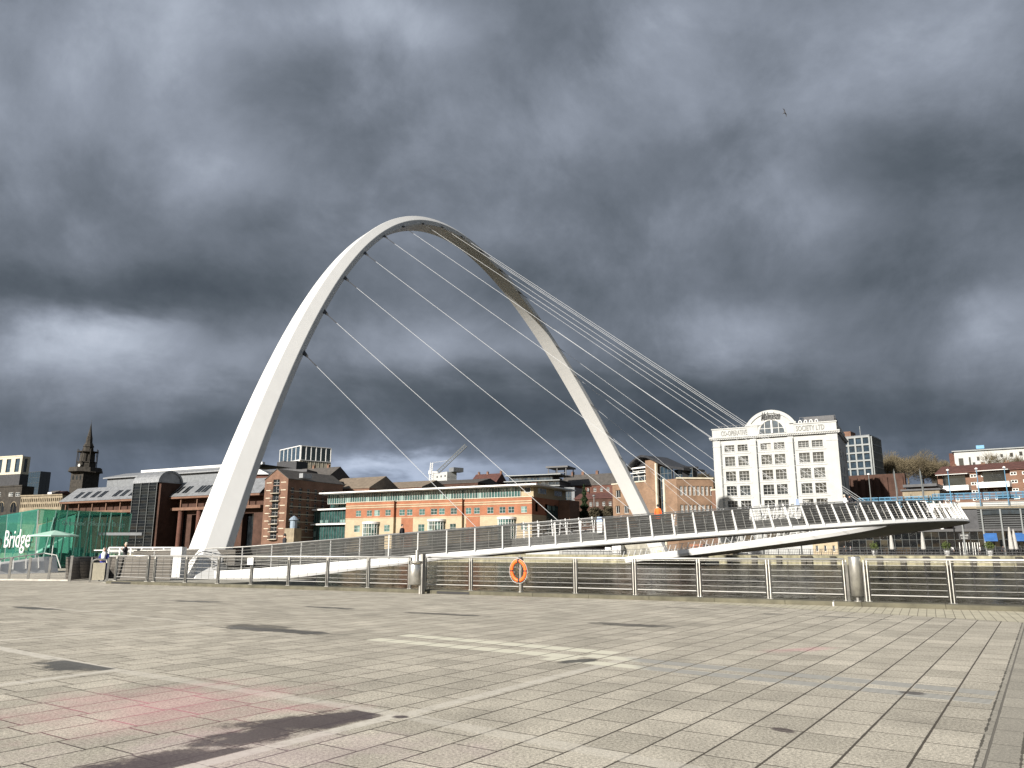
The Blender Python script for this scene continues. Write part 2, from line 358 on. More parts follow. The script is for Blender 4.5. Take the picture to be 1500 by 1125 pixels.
def blockpave():
    m, t, p = newmat('cream_block_paving'); co = t.n('ShaderNodeTexCoord').outputs['Object']; X, Y, Z = t.xyz(co)
    l = t.m('ADD', t.m('MULTIPLY', X, QE.x), t.m('MULTIPLY', Y, QE.y))
    f = t.m('ABSOLUTE', t.m('SUBTRACT', t.m('FRACT', t.m('DIVIDE', l, .2)), .5))
    j = t.rng(f, .44, .49, 0, 1)
    n = t.noise(co, 2.5, 5, .6); n2 = t.noise(co, 60, 3, .7)
    hs = t.n('ShaderNodeHueSaturation'); hs.inputs['Color'].default_value = (.40,.37,.28,1)
    t.set(hs.inputs['Value'], t.m('MULTIPLY', t.rng(n, .3, .7, .82, 1.15, False), t.rng(n2, .3, .7, .85, 1.15, False)))
    t.set(p.inputs['Base Color'], t.mix(t.m('MULTIPLY', j, .85), hs.outputs[0], (.07,.06,.045))); p.inputs['Roughness'].default_value = .9
    t.set(p.inputs['Normal'], t.bump(t.m('MULTIPLY', j, -1.0), .5, .006)); return m
M['blocks'] = blockpave()
def water():
    m, t, p = newmat('river_water'); co = t.n('ShaderNodeTexCoord').outputs['Object']; X, Y, Z = t.xyz(co)
    l = t.m('ADD', t.m('MULTIPLY', X, QE.x), t.m('MULTIPLY', Y, QE.y)); s = t.m('ADD', t.m('MULTIPLY', X, QN.x), t.m('MULTIPLY', Y, QN.y))
    v = t.comb(t.m('MULTIPLY', l, .8), s, 0.0)
    n1 = t.noise(v, 1.0, 7, .72, .8); n2 = t.noise(v, 4.0, 4, .6, .4)
    p.inputs['Base Color'].default_value = (.050,.047,.036,1); p.inputs['Roughness'].default_value = .16; p.inputs['IOR'].default_value = 1.2
    t.set(p.inputs['Specular IOR Level'], t.rng(t.m('ADD', n1, t.m('MULTIPLY', t.m('SUBTRACT', n2, .5), .8)), .45, .60, .0, 1.0))
    t.set(p.inputs['Normal'], t.bump(t.m('ADD', n1, t.m('MULTIPLY', n2, .22)), 1.0, 1.6)); return m
M['water'] = water()
M['land'] = mat('hillside_scrub', (.06,.055,.035), .95, 0, .4, .05, spec=.1)
M['promenade'] = mat('promenade_paving', (.30,.28,.23), .9, 0, .2, .5)
# ------------------------------------------------------------------ setting
ZW = -1.1
EP = gnd(1389, 893)                               # a point on the kerb front
def edge_pt(px, off=0.0):                         # point on the fence line at horizontal pixel px
    a = (px-750)/(F/CT); n0 = EP.dot(QN)+.30+off
    Y = n0/(.468*a+.884); return Vector((a*Y, Y, 0))
K0 = edge_pt(160, -.30)
def poly(name, pts, z, material, thick=None):
    mb = MB()
    if thick: mb.prism([(p[0], p[1]) for p in pts], z-thick, z)
    else: mb.add([(p[0], p[1], z) for p in pts], [tuple(range(len(pts)))])
    return fixn(mb.build(name, material, kind='structure')) if thick else mb.build(name, material, kind='structure')
e0 = EP; e1 = EP - QE*60
PL = [(-140,-60),(60,-60),(e1.x, e1.y),(K0.x, K0.y),(-29.6,53.4),(-31.5,75),(-140,130)]
poly('plaza_paving', PL, 0.0, M['paving'])
# block strip next to the kerb
s1 = gnd(850, 872.5); s2 = gnd(1495, 912); dd = (s2-s1).normalized()
s1 = s1+dd*((EP.dot(QN)-s1.dot(QN))/dd.dot(QN)); s3 = s2+dd*12; k3 = EP+QE*((s3-EP).dot(QE))
poly('block_paving_strip', [s1, s3, k3], .004, M['blocks'])
# kerb / plinth
mb = MB(); a = K0; b = e1; w = QN*.62
L = (b-a).length; n = 46; dirr = (b-a)/L
for i in range(n):
    p0 = a+dirr*(L*i/n+.006); p1 = a+dirr*(L*(i+1)/n-.006)
    z1 = .13
    mb.add([(p0.x,p0.y,0),(p1.x,p1.y,0),(p1.x,p1.y,z1-.03),(p0.x,p0.y,z1-.03),(p0.x+QN.x*.03,p0.y+QN.y*.03,z1),(p1.x+QN.x*.03,p1.y+QN.y*.03,z1),
            (p1.x+w.x,p1.y+w.y,z1),(p0.x+w.x,p0.y+w.y,z1),(p1.x+w.x,p1.y+w.y,0),(p0.x+w.x,p0.y+w.y,0)],
           [(0,1,2,3),(3,2,5,4),(4,5,6,7),(7,6,8,9),(0,3,4,7,9),(1,8,6,5,2)])
mb.build('kerb', M['plinth'], kind='structure')
# near quay wall down to the river
def wallstrip(name, pts, z0, z1, m, label, cat='wall'):
    mb = MB()
    for p, q in zip(pts[:-1], pts[1:]):
        p, q = Vector(p).to_3d() if len(p)==2 else Vector(p), Vector(q).to_3d() if len(q)==2 else Vector(q)
        d = (q-p).normalized(); nn = Vector((-d.y, d.x, 0))*.4
        mb.add([(p.x,p.y,z0),(q.x,q.y,z0),(q.x,q.y,z1),(p.x,p.y,z1),(p.x-nn.x,p.y-nn.y,z0),(q.x-nn.x,q.y-nn.y,z0),(q.x-nn.x,q.y-nn.y,z1),(p.x-nn.x,p.y-nn.y,z1)],
               [(0,1,2,3),(7,6,5,4),(3,2,6,7),(0,3,7,4),(1,5,6,2),(0,4,5,1)])
    o = mb.build(name, m, label=label, cat=cat); fixn(o); return o
qo = QN*.62
wallstrip('quay_wall', [K0+qo, e1+qo], -5, -.01, M['quaywall'], 'near stone river wall hidden below the kerb and steel railing')
wallstrip('quay_wall', [(-31.5,75),(-29.6,53.4),(K0.x,K0.y)], -5, -.012, M['quaywall'], 'river wall below the landing of the white footbridge')
# river
poly('river_water', [(-1500,-300),(1500,-1100),(1500,60+500),(-1500,1500)], ZW, M['water'])
# far bank: one sheet that climbs to a hill
def bank(l, s): return EP*0+QN*s-QE*0+Vector((0,0,0))+QE*l
mb = MB(); SS = [BANK, BANK+12, BANK+70, BANK+130, BANK+230, BANK+420, BANK+800, BANK+3000]; ZZ = [.55,.56,1.5,5,14,24,30,34]
LLs = [-900+i*60 for i in range(50)]
vs = []
for j, s_ in enumerate(SS):
    for l_ in LLs:
        P = QN*s_+QE*l_; zz = ZZ[j]*(1 if j < 2 else (.85+.3*math.sin(l_*.011+j)))
        vs.append((P.x, P.y, zz))
nL = len(LLs)
mb.add(vs, [(j*nL+i, j*nL+i+1, (j+1)*nL+i+1, (j+1)*nL+i) for j in range(len(SS)-1) for i in range(nL-1)])
o = mb.build('hillside_terrain', M['land'], kind='structure'); fixn(o)
poly('far_promenade', [QN*(BANK)+QE*-300, QN*(BANK)+QE*500, QN*(BANK+16)+QE*500, QN*(BANK+16)+QE*-300], .62, M['promenade'])
def fl(px, d=0): a = (px-750)/(F/CT); Y = Yb(a, d); return Vector((a*Y, Y, 0))
wl = wallstrip('quay_wall', [QN*BANK+QE*-300, QN*BANK+QE*500], -4, .61, M['quaywall'], 'pale stained river wall along the far bank')
# ------------------------------------------------------------------ THE BRIDGE
BA = Vector((-22.047, 56.677, 0)); BB = Vector((28.3, 149.733, 0)); BL = (BB-BA).length
U = (BB-BA)/BL; V = Vector((U.y, -U.x, 0)); UP = Vector((0,0,1))
bridge = empty('footbridge', (BA.x, BA.y, 0), 0, 'white tilting footbridge with a tall leaning arch, cables and curved deck over the river', 'bridge')
BO = Vector((BA.x, BA.y, 0))
def arch_c(t):
    h = 1-(2*t-1)**2
    return BA+U*(t*BL)-V*(13.0*h)+UP*(.8+47.06*h)-BO
PN = (V*47.06+UP*13.0).normalized()                 # arch plane normal, towards the deck side
SEC = [(-.35,.42),(.30,.5),(.5,-.1),(.40,-.5),(-.40,-.5),(-.5,0.0)]
def arch_frame(t):
    T = (arch_c(t+.001)-arch_c(t-.001)).normalized(); Ni = PN.cross(T).normalized()
    if Ni.dot(UP) < 0 and .2 < t < .8: Ni = -Ni
    c = arch_c(t)-(BA+U*(BL/2)+UP*15-BO)
    if Ni.dot(c) < 0: Ni = -Ni
    e = abs(2*t-1); W = 2.45+.95*e**1.5; D = 1.32+.72*e**1.5
    return arch_c(t), Ni, W, D
mb = MB(); N = 140; vs = []
for i in range(N+1):
    t = -.012+1.024*i/N; c, Ni, W, D = arch_frame(t)
    for (a, b) in SEC:
        vs.append(c+PN*(a*W)+Ni*(b*D))
ns = len(SEC)
mb.add(vs, [(i*ns+k, i*ns+(k+1)%ns, (i+1)*ns+(k+1)%ns, (i+1)*ns+k) for i in range(N) for k in range(ns)]+[tuple(range(ns)), tuple(N*ns+k for k in range(ns))])
arch = fixn(mb.build('arch', M['bridge'], bridge))
bv = arch.modifiers.new('b', 'BEVEL'); bv.width = .06; bv.segments = 2; bv.limit_method = 'ANGLE'; bv.angle_limit = R(20)
DW = 7.6
def dk(t, o=0.0, dz=0.0):
    def P(t): return BA+U*(t*BL)+V*(46.05*(1-(2*t-1)**2)+3.5)
    q = P(t); T = (P(t+.002)-P(t-.002)).normalized(); Nn = Vector((T.y, -T.x, 0))
    zc = .225+4.43*(1-(2*t-1)**2)
    if t < 0: zc = max(.0, .225+t*9)
    return q-Nn*o+UP*(zc+dz)-BO, Nn, T
RZ = .58                                             # raised pedestrian deck
def rz(t): k = min(1, max(0, (t+.01)/.05)); return .04+(RZ-.04)*k*k*(3-2*k)
T0, T1 = -.052, 1.03; ND = 150
def tapers(t):
    hf = .36+.55*math.exp(-(max(t,0)/.055)**2)
    if t < 0: hf = max(.28, .91+t*14)
    return hf
def strip(mb, prof):
    m = len(prof(T0)); vs = []
    for i in range(ND+1):
        t = T0+(T1-T0)*i/ND
        for (o_, z_) in prof(t): vs.append(dk(t, o_, z_)[0])
    mb.add(vs, [(i*m+k, i*m+(k+1)%m, (i+1)*m+(k+1)%m, (i+1)*m+k) for i in range(ND) for k in range(m)]+[tuple(range(m)), tuple(ND*m+k for k in range(m))])
mb = MB(); strip(mb, lambda t: [(.26,0),(0.0,-tapers(t)*.78),(.05,-tapers(t)),(3.3,-.46),(3.3,-.02),(.36,-.02),(.36,0.0)])
fixn(mb.build('cycle_deck', M['bridge'], bridge))
mb = MB(); strip(mb, lambda t: [(3.3,rz(t)-.02),(3.32,-.47),(4.4,-.58),(6.9,-.60),(DW+.02,-.45),(DW+.22,.0),(DW+.05,rz(t)+.05),(DW-.1,rz(t)+.05),(DW-.1,rz(t)-.02)])
fixn(mb.build('box_beam', M['bridge'], bridge))
mb = MB(); strip(mb, lambda t: [(3.36,rz(t)+.0),(3.36,rz(t)+.006),(DW-.12,rz(t)+.006),(DW-.12,rz(t))]); fixn(mb.build('footway', M['deck_floor'], bridge))
mb = MB(); strip(mb, lambda t: [(.38,-.012),(.38,.008),(3.2,.008),(3.2,-.012)]); fixn(mb.build('cycleway', M['deck_floor'], bridge))
mb = MB(); strip(mb, lambda t: [(3.27,.01),(3.27,rz(t)+.03),(3.29,rz(t)+.03),(3.29,.01)]); fixn(mb.build('deck_riser', M['screen'], bridge))
# posts and rails on both edges
def t_at_len(s):                                   # arclength table
    return s
tab = []; acc = 0; pr = None
for i in range(1201):
    t = -.04+1.08*i/1200; q = dk(t)[0]
    if pr is not None: acc += (q-pr).length
    tab.append((acc, t)); pr = q
def tlen(s):
    for (s0, t0), (s1, t1) in zip(tab[:-1], tab[1:]):
        if s1 >= s: return t0+(t1-t0)*(s-s0)/max(s1-s0, 1e-9)
    return tab[-1][1]
s = .6; posts = []
while s < tab[-1][0]-.4:
    posts.append(tlen(s)); f_ = min(max((s-22)/26, 0), 1); s += 2.05-.42*f_
def railpts(side, t, hz):
    """point on the rail frame at height fraction hz"""
    lean = .66*hz*min(1,max(0,(t-.04)/.22))
    if side == 0: q = dk(t, .26+lean, 1.55*hz)[0]
    else: q = dk(t, DW-.06-.5*hz, rz(t)+1.2*hz)[0]
    return q
for side in (0, 1):
    pl = posts if side == 0 else posts[::2]+[]
    proto = None
    for t in posts[(0 if side == 0 else 1)::1]:
        mb = MB(); p0, p1 = railpts(side, t, -.05), railpts(side, t, 1.0); tan = dk(t)[2]
        inw = (railpts(side, t, 1)-railpts(side, t, 0)); inw.z = 0; inw.normalize()
        wb, wt = (.22,.10) if side == 0 else (.16,.08); th = tan*.045
        vs = []
        for (p, w_) in ((p0, wb), (p1, wt)):
            for sx, sy in ((-1,-1),(1,-1),(1,1),(-1,1)): vs.append(p+th*sx/2*1.6+inw*(w_/2*sy))
        mb.add(vs, [(0,1,2,3),(4,5,6,7),(0,1,5,4),(1,2,6,5),(2,3,7,6),(3,0,4,7)])
        fixn(mb.build('railing_post', M['bridge'], bridge))
    mb = MB()
    for k in range(7):
        hz = .07+.13*k; pts = [railpts(side, T0+.01+(T1-T0-.03)*i/220, hz) for i in range(221)]
        mb.tube(pts, .017, 4)
    mids = [(a+b)/2 for a, b in zip(posts[:-1], posts[1:])]
    for t in mids: mb.tube([railpts(side, t, .05), railpts(side, t, .86)], .013, 4)
    mb.build('railing_wires', M['steel'], bridge)
    mb = MB(); mb.tube([railpts(side, T0+.005+(T1-T0-.02)*i/220, 1.0) for i in range(221)], .045 if side == 0 else .04, 8)
    mb.build('handrail', M['steel'], bridge)
# wind screens of louvres between the two decks
for (ta, tb) in ((-.03,.047),(.050,.098),(.141,.176),(.179,.223),(.262,.312),(.316,.372),(.376,.44),(.50,.56),(.60,.66),(.70,.76)):
    mb = MB()
    for k in range(10):
        z_ = .06+.155*k
        n_ = 14
        for i in range(n_):
            a = ta+(tb-ta)*i/n_; b = ta+(tb-ta)*(i+1)/n_
            A, Bv = dk(a, 3.2, z_)[0], dk(b, 3.2, z_)[0]; nn = dk(a)[1]
            mb.add([A-nn*.02, Bv-nn*.02, Bv+nn*.05+UP*.145, A+nn*.05+UP*.145], [(0,1,2,3)])
    for i in range(7):
        a = ta+(tb-ta)*i/6; mb.bar(dk(a, 3.26, 0)[0], dk(a, 3.26, 1.58)[0], .05, .05)
    mb.build('wind_screen', M['screen'], bridge)
# benches and steel frames between the screens
for (ta, tb) in ((.104,.136),(.229,.257),(.45,.49)):
    mb = MB()
    for k in range(6):
        a = ta+(tb-ta)*k/5
        q = dk(a, 3.5, RZ)[0]; nn = dk(a)[1]; mb.bar(q, q-nn*.35+UP*1.25, .05, .09); mb.bar(q+nn*.2, q+nn*.45+UP*.95, .05, .07)
    for k in range(4):
        mb.tube([dk(ta+(tb-ta)*i/8, 3.55+.1*k, RZ+.25+.3*k)[0] for i in range(9)], .022, 5)
    mb.build('seat_frame', M['white'], bridge)
for (t_, h_) in ((.1385, 1.25), (.2585, 1.65)):
    q = dk(t_, 3.2, 0)[0]; tt_ = dk(t_)[2]; nn = dk(t_)[1]; mb = MB()
    for i_, (za, zb, wa, wb) in enumerate(((.3, .3+h_*.7, .36, .46), (.3+h_*.7, .3+h_, .46, .30))):
        vs = [q+tt_*(sx*(wa if zz == za else wb)/2)+nn*(sy*.05)+UP*(zz+.2) for zz in (za, zb) for sx, sy in ((-1,-1),(1,-1),(1,1),(-1,1))]
        mb.mi = i_; mb.add(vs, [(0,1,2,3),(4,5,6,7),(0,1,5,4),(1,2,6,5),(2,3,7,6),(3,0,4,7)])
    fixn(mb.build('information_sign', [M['white'], M['sign_blue']], bridge))
# cables with lugs
AT = [.113,.152,.195,.24,.287,.336,.388,.441,.494,.546,.598,.648,.697,.745,.79,.83,.865,.895]
DT = [.5+(a-.5)*1.055 for a in AT]
for at_, dt_ in zip(AT, DT):
    c, Ni, W, D = arch_frame(at_); top = c+PN*(.40*W)-Ni*(.36*D)
    bot = dk(dt_, DW-.05, RZ-.05)[0]; d = (bot-top); Ln = d.length; d.normalize()
    mb = MB(); mb.tube([top+d*.9, bot], .021, 6); cb = mb.build('cable', M['cable'], bridge)
    mb = MB(); T = (arch_c(at_+.001)-arch_c(at_-.001)).normalized()
    mb.add([top-T*.38-d*.25, top+T*.38-d*.25, top+T*.12+d*.75, top-T*.12+d*.75]+[p+PN.cross(d).cross(T)*0+PN*.09 for p in (top-T*.38-d*.25, top+T*.38-d*.25, top+T*.12+d*.75, top-T*.12+d*.75)],
           [(0,1,2,3),(7,6,5,4),(0,4,5,1),(1,5,6,2),(2,6,7,3),(3,7,4,0)])
    mb.tube([top+d*.6, top+d*2.2], .045, 6)
    mb.build('cable_lug', M['darkmetal'], cb)
# concrete caissons at both ends and hinge drum
for (P_, w_, sg) in ((BA, 9, -1), (BB, 9, 1)):
    mb = MB(); c = P_-BO+U*(sg*1.0)
    poly_ = [c+U*(-sg*3.2)+V*-4, c+U*(-sg*3.2)+V*9, c+U*(sg*7)+V*9, c+U*(sg*7)+V*-4]
    if sg < 0: poly_ = [p-U*.5 for p in poly_]
    mb.prism([(p.x, p.y) for p in poly_], -5, -.35); fixn(mb.build('pier', M['concrete'], bridge))
mb = MB(); c = BB-BO+UP*.6; mb.tube([c-U*2.6-UP*.3-V*.1, c-U*2.2-UP*.2, c+U*1.0+UP*.3], [.85,1.05,1.3], 18)
mb.smooth = True; mb.build('hinge_drum', mat('hinge_cream', (.72,.66,.42), .6, 0, .25, 1.2), bridge)
# landing: white pillar box and white barrier beside the near arch foot
mb = MB(); q = at(262, 806, 54)-BO
mb.box(q.x-.37, q.x+.37, q.y-.4, q.y+.4, -.4, 1.78); mb.build('hinge_post', M['white'], bridge)
mb = MB(); qa, qb = at(160, 803, 58)-BO, at(256, 804, 58)-BO
for z_ in (1.75, 1.45, 1.15, .85): mb.bar((qa.x,qa.y,z_), (qb.x,qb.y,z_), .06, .10 if z_ > 1.7 else .06)
for k in range(7): x_ = qa.x+(qb.x-qa.x)*k/6; mb.box(x_-.05, x_+.05, qa.y-.05, qa.y+.05, .1, 1.75)
mb.build('landing_barrier', M['white'], bridge)
mb = MB(); qa, qb = at(196, 806, 56)-BO, at(345, 806, 56)-BO
mb.box(qa.x, qb.x, qa.y, qa.y+.2, .55, 1.62); mb.build('landing_cladding', M['ribsteel'], bridge)
mb = MB(); qa, qb = at(176, 806, 51.5)-BO, at(253, 806, 51.0)-BO; mb.box(qa.x, qb.x, qb.y, qb.y+.15, -.3, 1.15); mb.build('landing_cladding', M['ribsteel'], bridge)
# ------------------------------------------------------------------ steel railing on the kerb
RH = 1.19
def fence_run(label, pxs, lbl_cat='railing', hand=True, start_gap=0, end_gap=0):
    P = [edge_pt(p) for p in pxs]; o0 = P[0]
    root = empty('quay_railing', (o0.x, o0.y, .13), 0, label, lbl_cat)
    for p in P:
        q = p-o0; mb = MB()
        for s_ in (-1, 1):
            c = q+QE*(.04*s_)
            mb.bar(c+QN*.02, c+QN*.02+UP*(RH-.03), .022, .09, QN)
        mb.bar(q+UP*.0, q+UP*.02, .16, .16); mb.bar(q+UP*(RH-.16), q+UP*(RH-.05), .05, .05)
        mb.build('post', M['steel'], root)
    for a, b in zip(P[:-1], P[1:]):
        d = (b-a); L_ = d.length; d.normalize()
        if L_ < .7: continue
        A = a-o0+d*.09; B_ = b-o0-d*.09; mb = MB()
        for k, f_ in enumerate((.29,.43,.57,.71,.85)):
            mb.tube([A+UP*(RH*f_), B_+UP*(RH*f_)], .0075, 5)
        mb.tube([A+UP*(RH*.155), B_+UP*(RH*.155)], .015, 6)
        nv = max(2, round(L_/.56))
        mb.mi = 1
        for k in range(nv+1):
            q = A+(B_-A)*(k/nv); mb.tube([q+UP*(RH*.15)-QN*.008, q+UP*(RH*.93)-QN*.008], .006 if 0 < k < nv else .007, 5)
        mb.build('wire_panel', [M['rail'], M['darkmetal']], root)  # lit bars and dark uprights put into two metal colours
    d = (P[-1]-P[0]).normalized()
    mb = MB(); mb.smooth = True; mb.tube([P[0]-o0-d*start_gap+UP*(RH-.02), P[-1]-o0+d*end_gap+UP*(RH-.02)], .034, 12)
    mb.build('handrail', M['rail'], root)
    mb = MB(); mb.tube([P[0]-o0+UP*(RH-.085), P[-1]-o0+UP*(RH-.085)], .011, 6); mb.build('lower_rail', M['steel'], root)
    return root
fence_run('short run of steel railing at the left end beside the footbridge landing', [173, 219])
fence_run('long steel railing in front of the near arch foot, left of the litter bin', [229, 275, 322, 370.5, 424.5, 481, 540.5, 601], start_gap=.3)
fence_run('steel railing between the litter bin and the steel cylinder, behind the orange lifebuoy', [623, 690, 763, 842, 928, 1021.5, 1122.7, 1235])
fence_run('steel railing at the right end, beyond the steel cylinder', [1265, 1387, 1520, 1665, 1825])
# openings and a paint mark on the kerb
for px0, px1 in ((641,688),(168,196)):
    a, b = edge_pt(px0, -.305), edge_pt(px1, -.305); mb = MB(); mb.bar(a+UP*.055, b+UP*.055, .01, .085); mb.build('drain_opening', M['black'], label='dark drain opening in the kerb %s' % ('just right of the litter bin' if px0 > 400 else 'at its far left end'), cat='drain')
a = edge_pt(1214, -.31); mb = MB(); mb.bar(a+UP*.0, a+UP*.11, .035, .01, QN); mb.bar(a+UP*.134, a+QN*.3+UP*.134, .035, .004); mb.build('paint_mark', M['white'], label='short white paint mark on the kerb left of the steel cylinder', cat='marking')
# notice plate on the railing
q = edge_pt(370.5); o = MB().box(q.x-.17, q.x+.09, q.y-.12, q.y-.10, .95, 1.25).build('notice_plate', M['white'], label='small white notice plate fixed to a railing post', cat='sign')
# steel cylinder
def cyl_lamp():
    q = edge_pt(1250, -.06); r = empty('steel_cylinder', (q.x, q.y, .13), 0, 'brushed steel cylinder on a thin stem breaking the railing at the right', 'light fitting')
    mb = MB(); mb.smooth = True; mb.lathe([(0,.14),(.10,.14),(.165,.16),(.165,1.22),(.16,1.25),(0,1.25)], 32); mb.build('housing', M['steel'], r)
    mb = MB(); mb.tube([(0,0,-.01),(0,0,.15)], .045, 12); mb.lathe([(0,0.0),(.10,0),(.10,.02),(0,.02)], 16); mb.build('stem', M['steel_dull'], r)
    mb = MB(); mb.bar((.23,-.02,0),(.23,-.02,1.1), .02, .09); mb.bar((-.23,.05,0),(-.23,.05,1.1), .02, .07); mb.build('bracket', M['steel_dull'], r)
cyl_lamp()
# litter bin on its post
def bin_():
    p = gnd(617, 870); r = empty('litter_bin', (p.x, p.y, 0), R(-28), 'brushed steel litter bin hung on a square post at the kerb', 'litter bin')
    mb = MB(); mb.bar((.03,.02,0),(.03,.02,1.42), .20, .10); mb.bar((.0,-.08,0),(.0,-.08,.6), .07,.07); mb.build('post', M['steel_dull'], r)
    mb = MB(); mb.smooth = True; mb.lathe([(0,.33),(.22,.33),(.245,.35),(.245,1.03),(.235,1.05),(0,1.05)], 28, (-.22,-.10,0)); mb.build('body', M['steel'], r)
    mb = MB(); mb.lathe([(.25,1.12),(.25,1.17),(0,1.19)], 24, (-.18,-.08,0)); mb.bar((-.38,-.1,1.04),(-.38,-.1,1.17), .02,.03); mb.bar((-.02,-.1,1.04),(-.02,-.1,1.17), .02,.03); mb.build('hood', M['steel_dull'], r)
    mb = MB(); mb.lathe([(0,1.15),(.07,1.15),(.07,1.52),(.085,1.52),(.085,1.56),(0,1.56)], 16, (-.2,-.03,0)); mb.build('ashtray_tube', M['steel'], r)
bin_()
# lifebuoy on its stand
q = edge_pt(762, -.12); sr = empty('lifebuoy_stand', (q.x, q.y, .13), math.atan2(QE.y, QE.x)+math.pi, 'steel lifebuoy stand with a forked arm bolted to the kerb', 'stand')
mb = MB(); mb.tube([(0,0,0),(0,0,1.26)], .028, 10); mb.tube([(0,0,.72),(.16,-.03,.95)], .014, 6); mb.tube([(0,0,.72),(-.16,-.03,.95)], .014, 6); mb.lathe([(0,0),(.08,0),(.08,.02),(0,.02)], 12)
mb.build('pole', M['steel'], sr)
mb = MB(); mb.cbox((0,-.02,1.13), .10,.06,.12); mb.build('hook', M['black'], sr)
mb = MB(); mb.smooth = True; n1, n2 = 40, 14; vs = []
for i in range(n1):
    a = 2*math.pi*i/n1; sq = .060
    for k in range(n2):
        b = 2*math.pi*k/n2; rr = 1+.0*math.cos(b)
        ra = .27+sq*math.cos(b); rb = .335+sq*math.cos(b); vs.append((ra*math.cos(a), .05*math.sin(b), rb*math.sin(a)))
mb.add(vs, [(i*n2+k, i*n2+(k+1)%n2, ((i+1)%n1)*n2+(k+1)%n2, ((i+1)%n1)*n2+k) for i in range(n1) for k in range(n2)])
lb = mb.build('lifebuoy', M['lifebuoy']); lb.location = (q.x-QN.x*.13, q.y-QN.y*.13, .13+.73); lb.rotation_euler = (R(4), 0, math.atan2(QE.y, QE.x)+math.pi)
tag(lb, 'orange lifebuoy ring hanging in front of the quay railing', 'lifebuoy'); fixn(lb)
mb = MB()
for a in (88, 272, 0, 180):
    a = R(a); vs = []
    c = Vector((.27*math.cos(a), 0, .335*math.sin(a))); ax = Vector((-math.sin(a), 0, math.cos(a)))
    rad = Vector((math.cos(a), 0, math.sin(a))); w_ = .035 if abs(math.cos(a)) < .5 else .02
    ring = [c+rad*(.066*math.cos(b))+Vector((0, .056*math.sin(b), 0)) for b in [2*math.pi*k/12 for k in range(12)]]
    n = 12; mb.add([p-ax*w_ for p in ring]+[p+ax*w_ for p in ring], [(k,(k+1)%n,n+(k+1)%n,n+k) for k in range(n)])
mb.build('strap', M['black'], lb)
mb = MB(); rp = [(.35*math.cos(R(a)), -.02, .42*math.sin(R(a))-.02*abs(math.sin(R(2*a)))) for a in range(0, 361, 10)]; mb.tube(rp, .006, 5, False); mb.build('grab_rope', M['white'], lb)
# ------------------------------------------------------------------ left end: bollards, slatted bin, windbreak
bl = None
for i, (x, yb, lab) in enumerate(((12.4,850,'leftmost steel bollard at the frame edge by the pavilion'),(40.6,850,'second steel bollard from the left, in front of the ramp wall'),
        (70.5,851,'third steel bollard from the left, below the parasol'),(96.5,850,'fourth steel bollard, close behind its neighbour at the windbreak end'),(101.5,852,'fifth steel bollard, right at the left end of the ribbed windbreak'))):
    p = gnd(x, yb)
    if bl is None:
        r = empty('bollard', (p.x, p.y, 0), R(20)); mb = MB(); mb.prism([(-.055,-.045),(.055,-.045),(.055,.045),(-.055,.045)], 0, 1.14); mb.build('post', M['steel_dull'], r)
        mb = MB(); mb.prism([(-.065,-.055),(.065,-.055),(.065,.055),(-.065,.055)], 1.14, 1.19); mb.build('cap', M['steel'], r); bl = r
    else:
        r = copy_tree(bl); r.location = (p.x, p.y, 0)
    tag(r, lab, 'bollard', 'steel bollards in a row at the left')
    r.scale = (1,1, 1.0 if i < 4 else 1.08)
pa, pb = gnd(0, 850.5), gnd(100, 851.5)
mb = MB(); mb.bar(pa+UP*.05, pb+UP*.05, .10, .08); mb.build('low_edging', M['steel'], label='low bright metal edging running between the bollards', cat='edging')
# slatted bin
p = gnd(143, 853); r = empty('slatted_bin', (p.x, p.y, 0), R(24), 'pale slatted metal bin with a curved hood between two posts', 'litter bin')
mb = MB(); mb.prism([(-.27,-.18),(.27,-.18),(.27,.18),(-.27,.18)], .12, .95); mb.build('body', M['ribbin'], r)
mb = MB(); mb.tube([(-.33,0,.93),(-.3,0,1.06),(-.15,0,1.12),(.15,0,1.12),(.3,0,1.08),(.33,0,.93)], .045, 8); mb.build('hood', M['steel'], r)
mb = MB(); mb.bar((-.36,0,0),(-.36,0,1.22), .10,.07); mb.build('post', M['steel_dull'], r)
mb = MB(); mb.bar((.40,-.15,0),(.40,-.15,1.2), .16,.10); mb.build('post', M['steel_dull'], r)
# ribbed curved windbreak
mb = MB(); pts = [at(103, 840, 41.5), at(120, 840, 43), at(138, 840, 44), at(158, 840, 44.2), at(172, 840, 43.4)]
prof = [(0,.03),(.10,.4),(.16,.8),(.22,1.18),(.30,1.22),(.30,1.16),(.28,.8),(.2,.3),(.16,.03)]
vs = []
for i, p in enumerate(pts):
    dd_ = (pts[min(i+1,4)]-pts[max(i-1,0)]); dd_.z = 0; dd_.normalize(); nn = Vector((-dd_.y, dd_.x, 0))
    for (o_, z_) in prof: vs.append((p.x+nn.x*o_, p.y+nn.y*o_, z_))
m_ = len(prof); mb.smooth = False
mb.add(vs, [(i*m_+k, i*m_+(k+1)%m_, (i+1)*m_+(k+1)%m_, (i+1)*m_+k) for i in range(4) for k in range(m_)]+[tuple(range(m_)), tuple(4*m_+k for k in range(m_))])
o = fixn(mb.build('windbreak', M['ribsteel'])); tag(o, 'curved windbreak of ribbed dark steel behind the woman in a headscarf', 'windbreak')
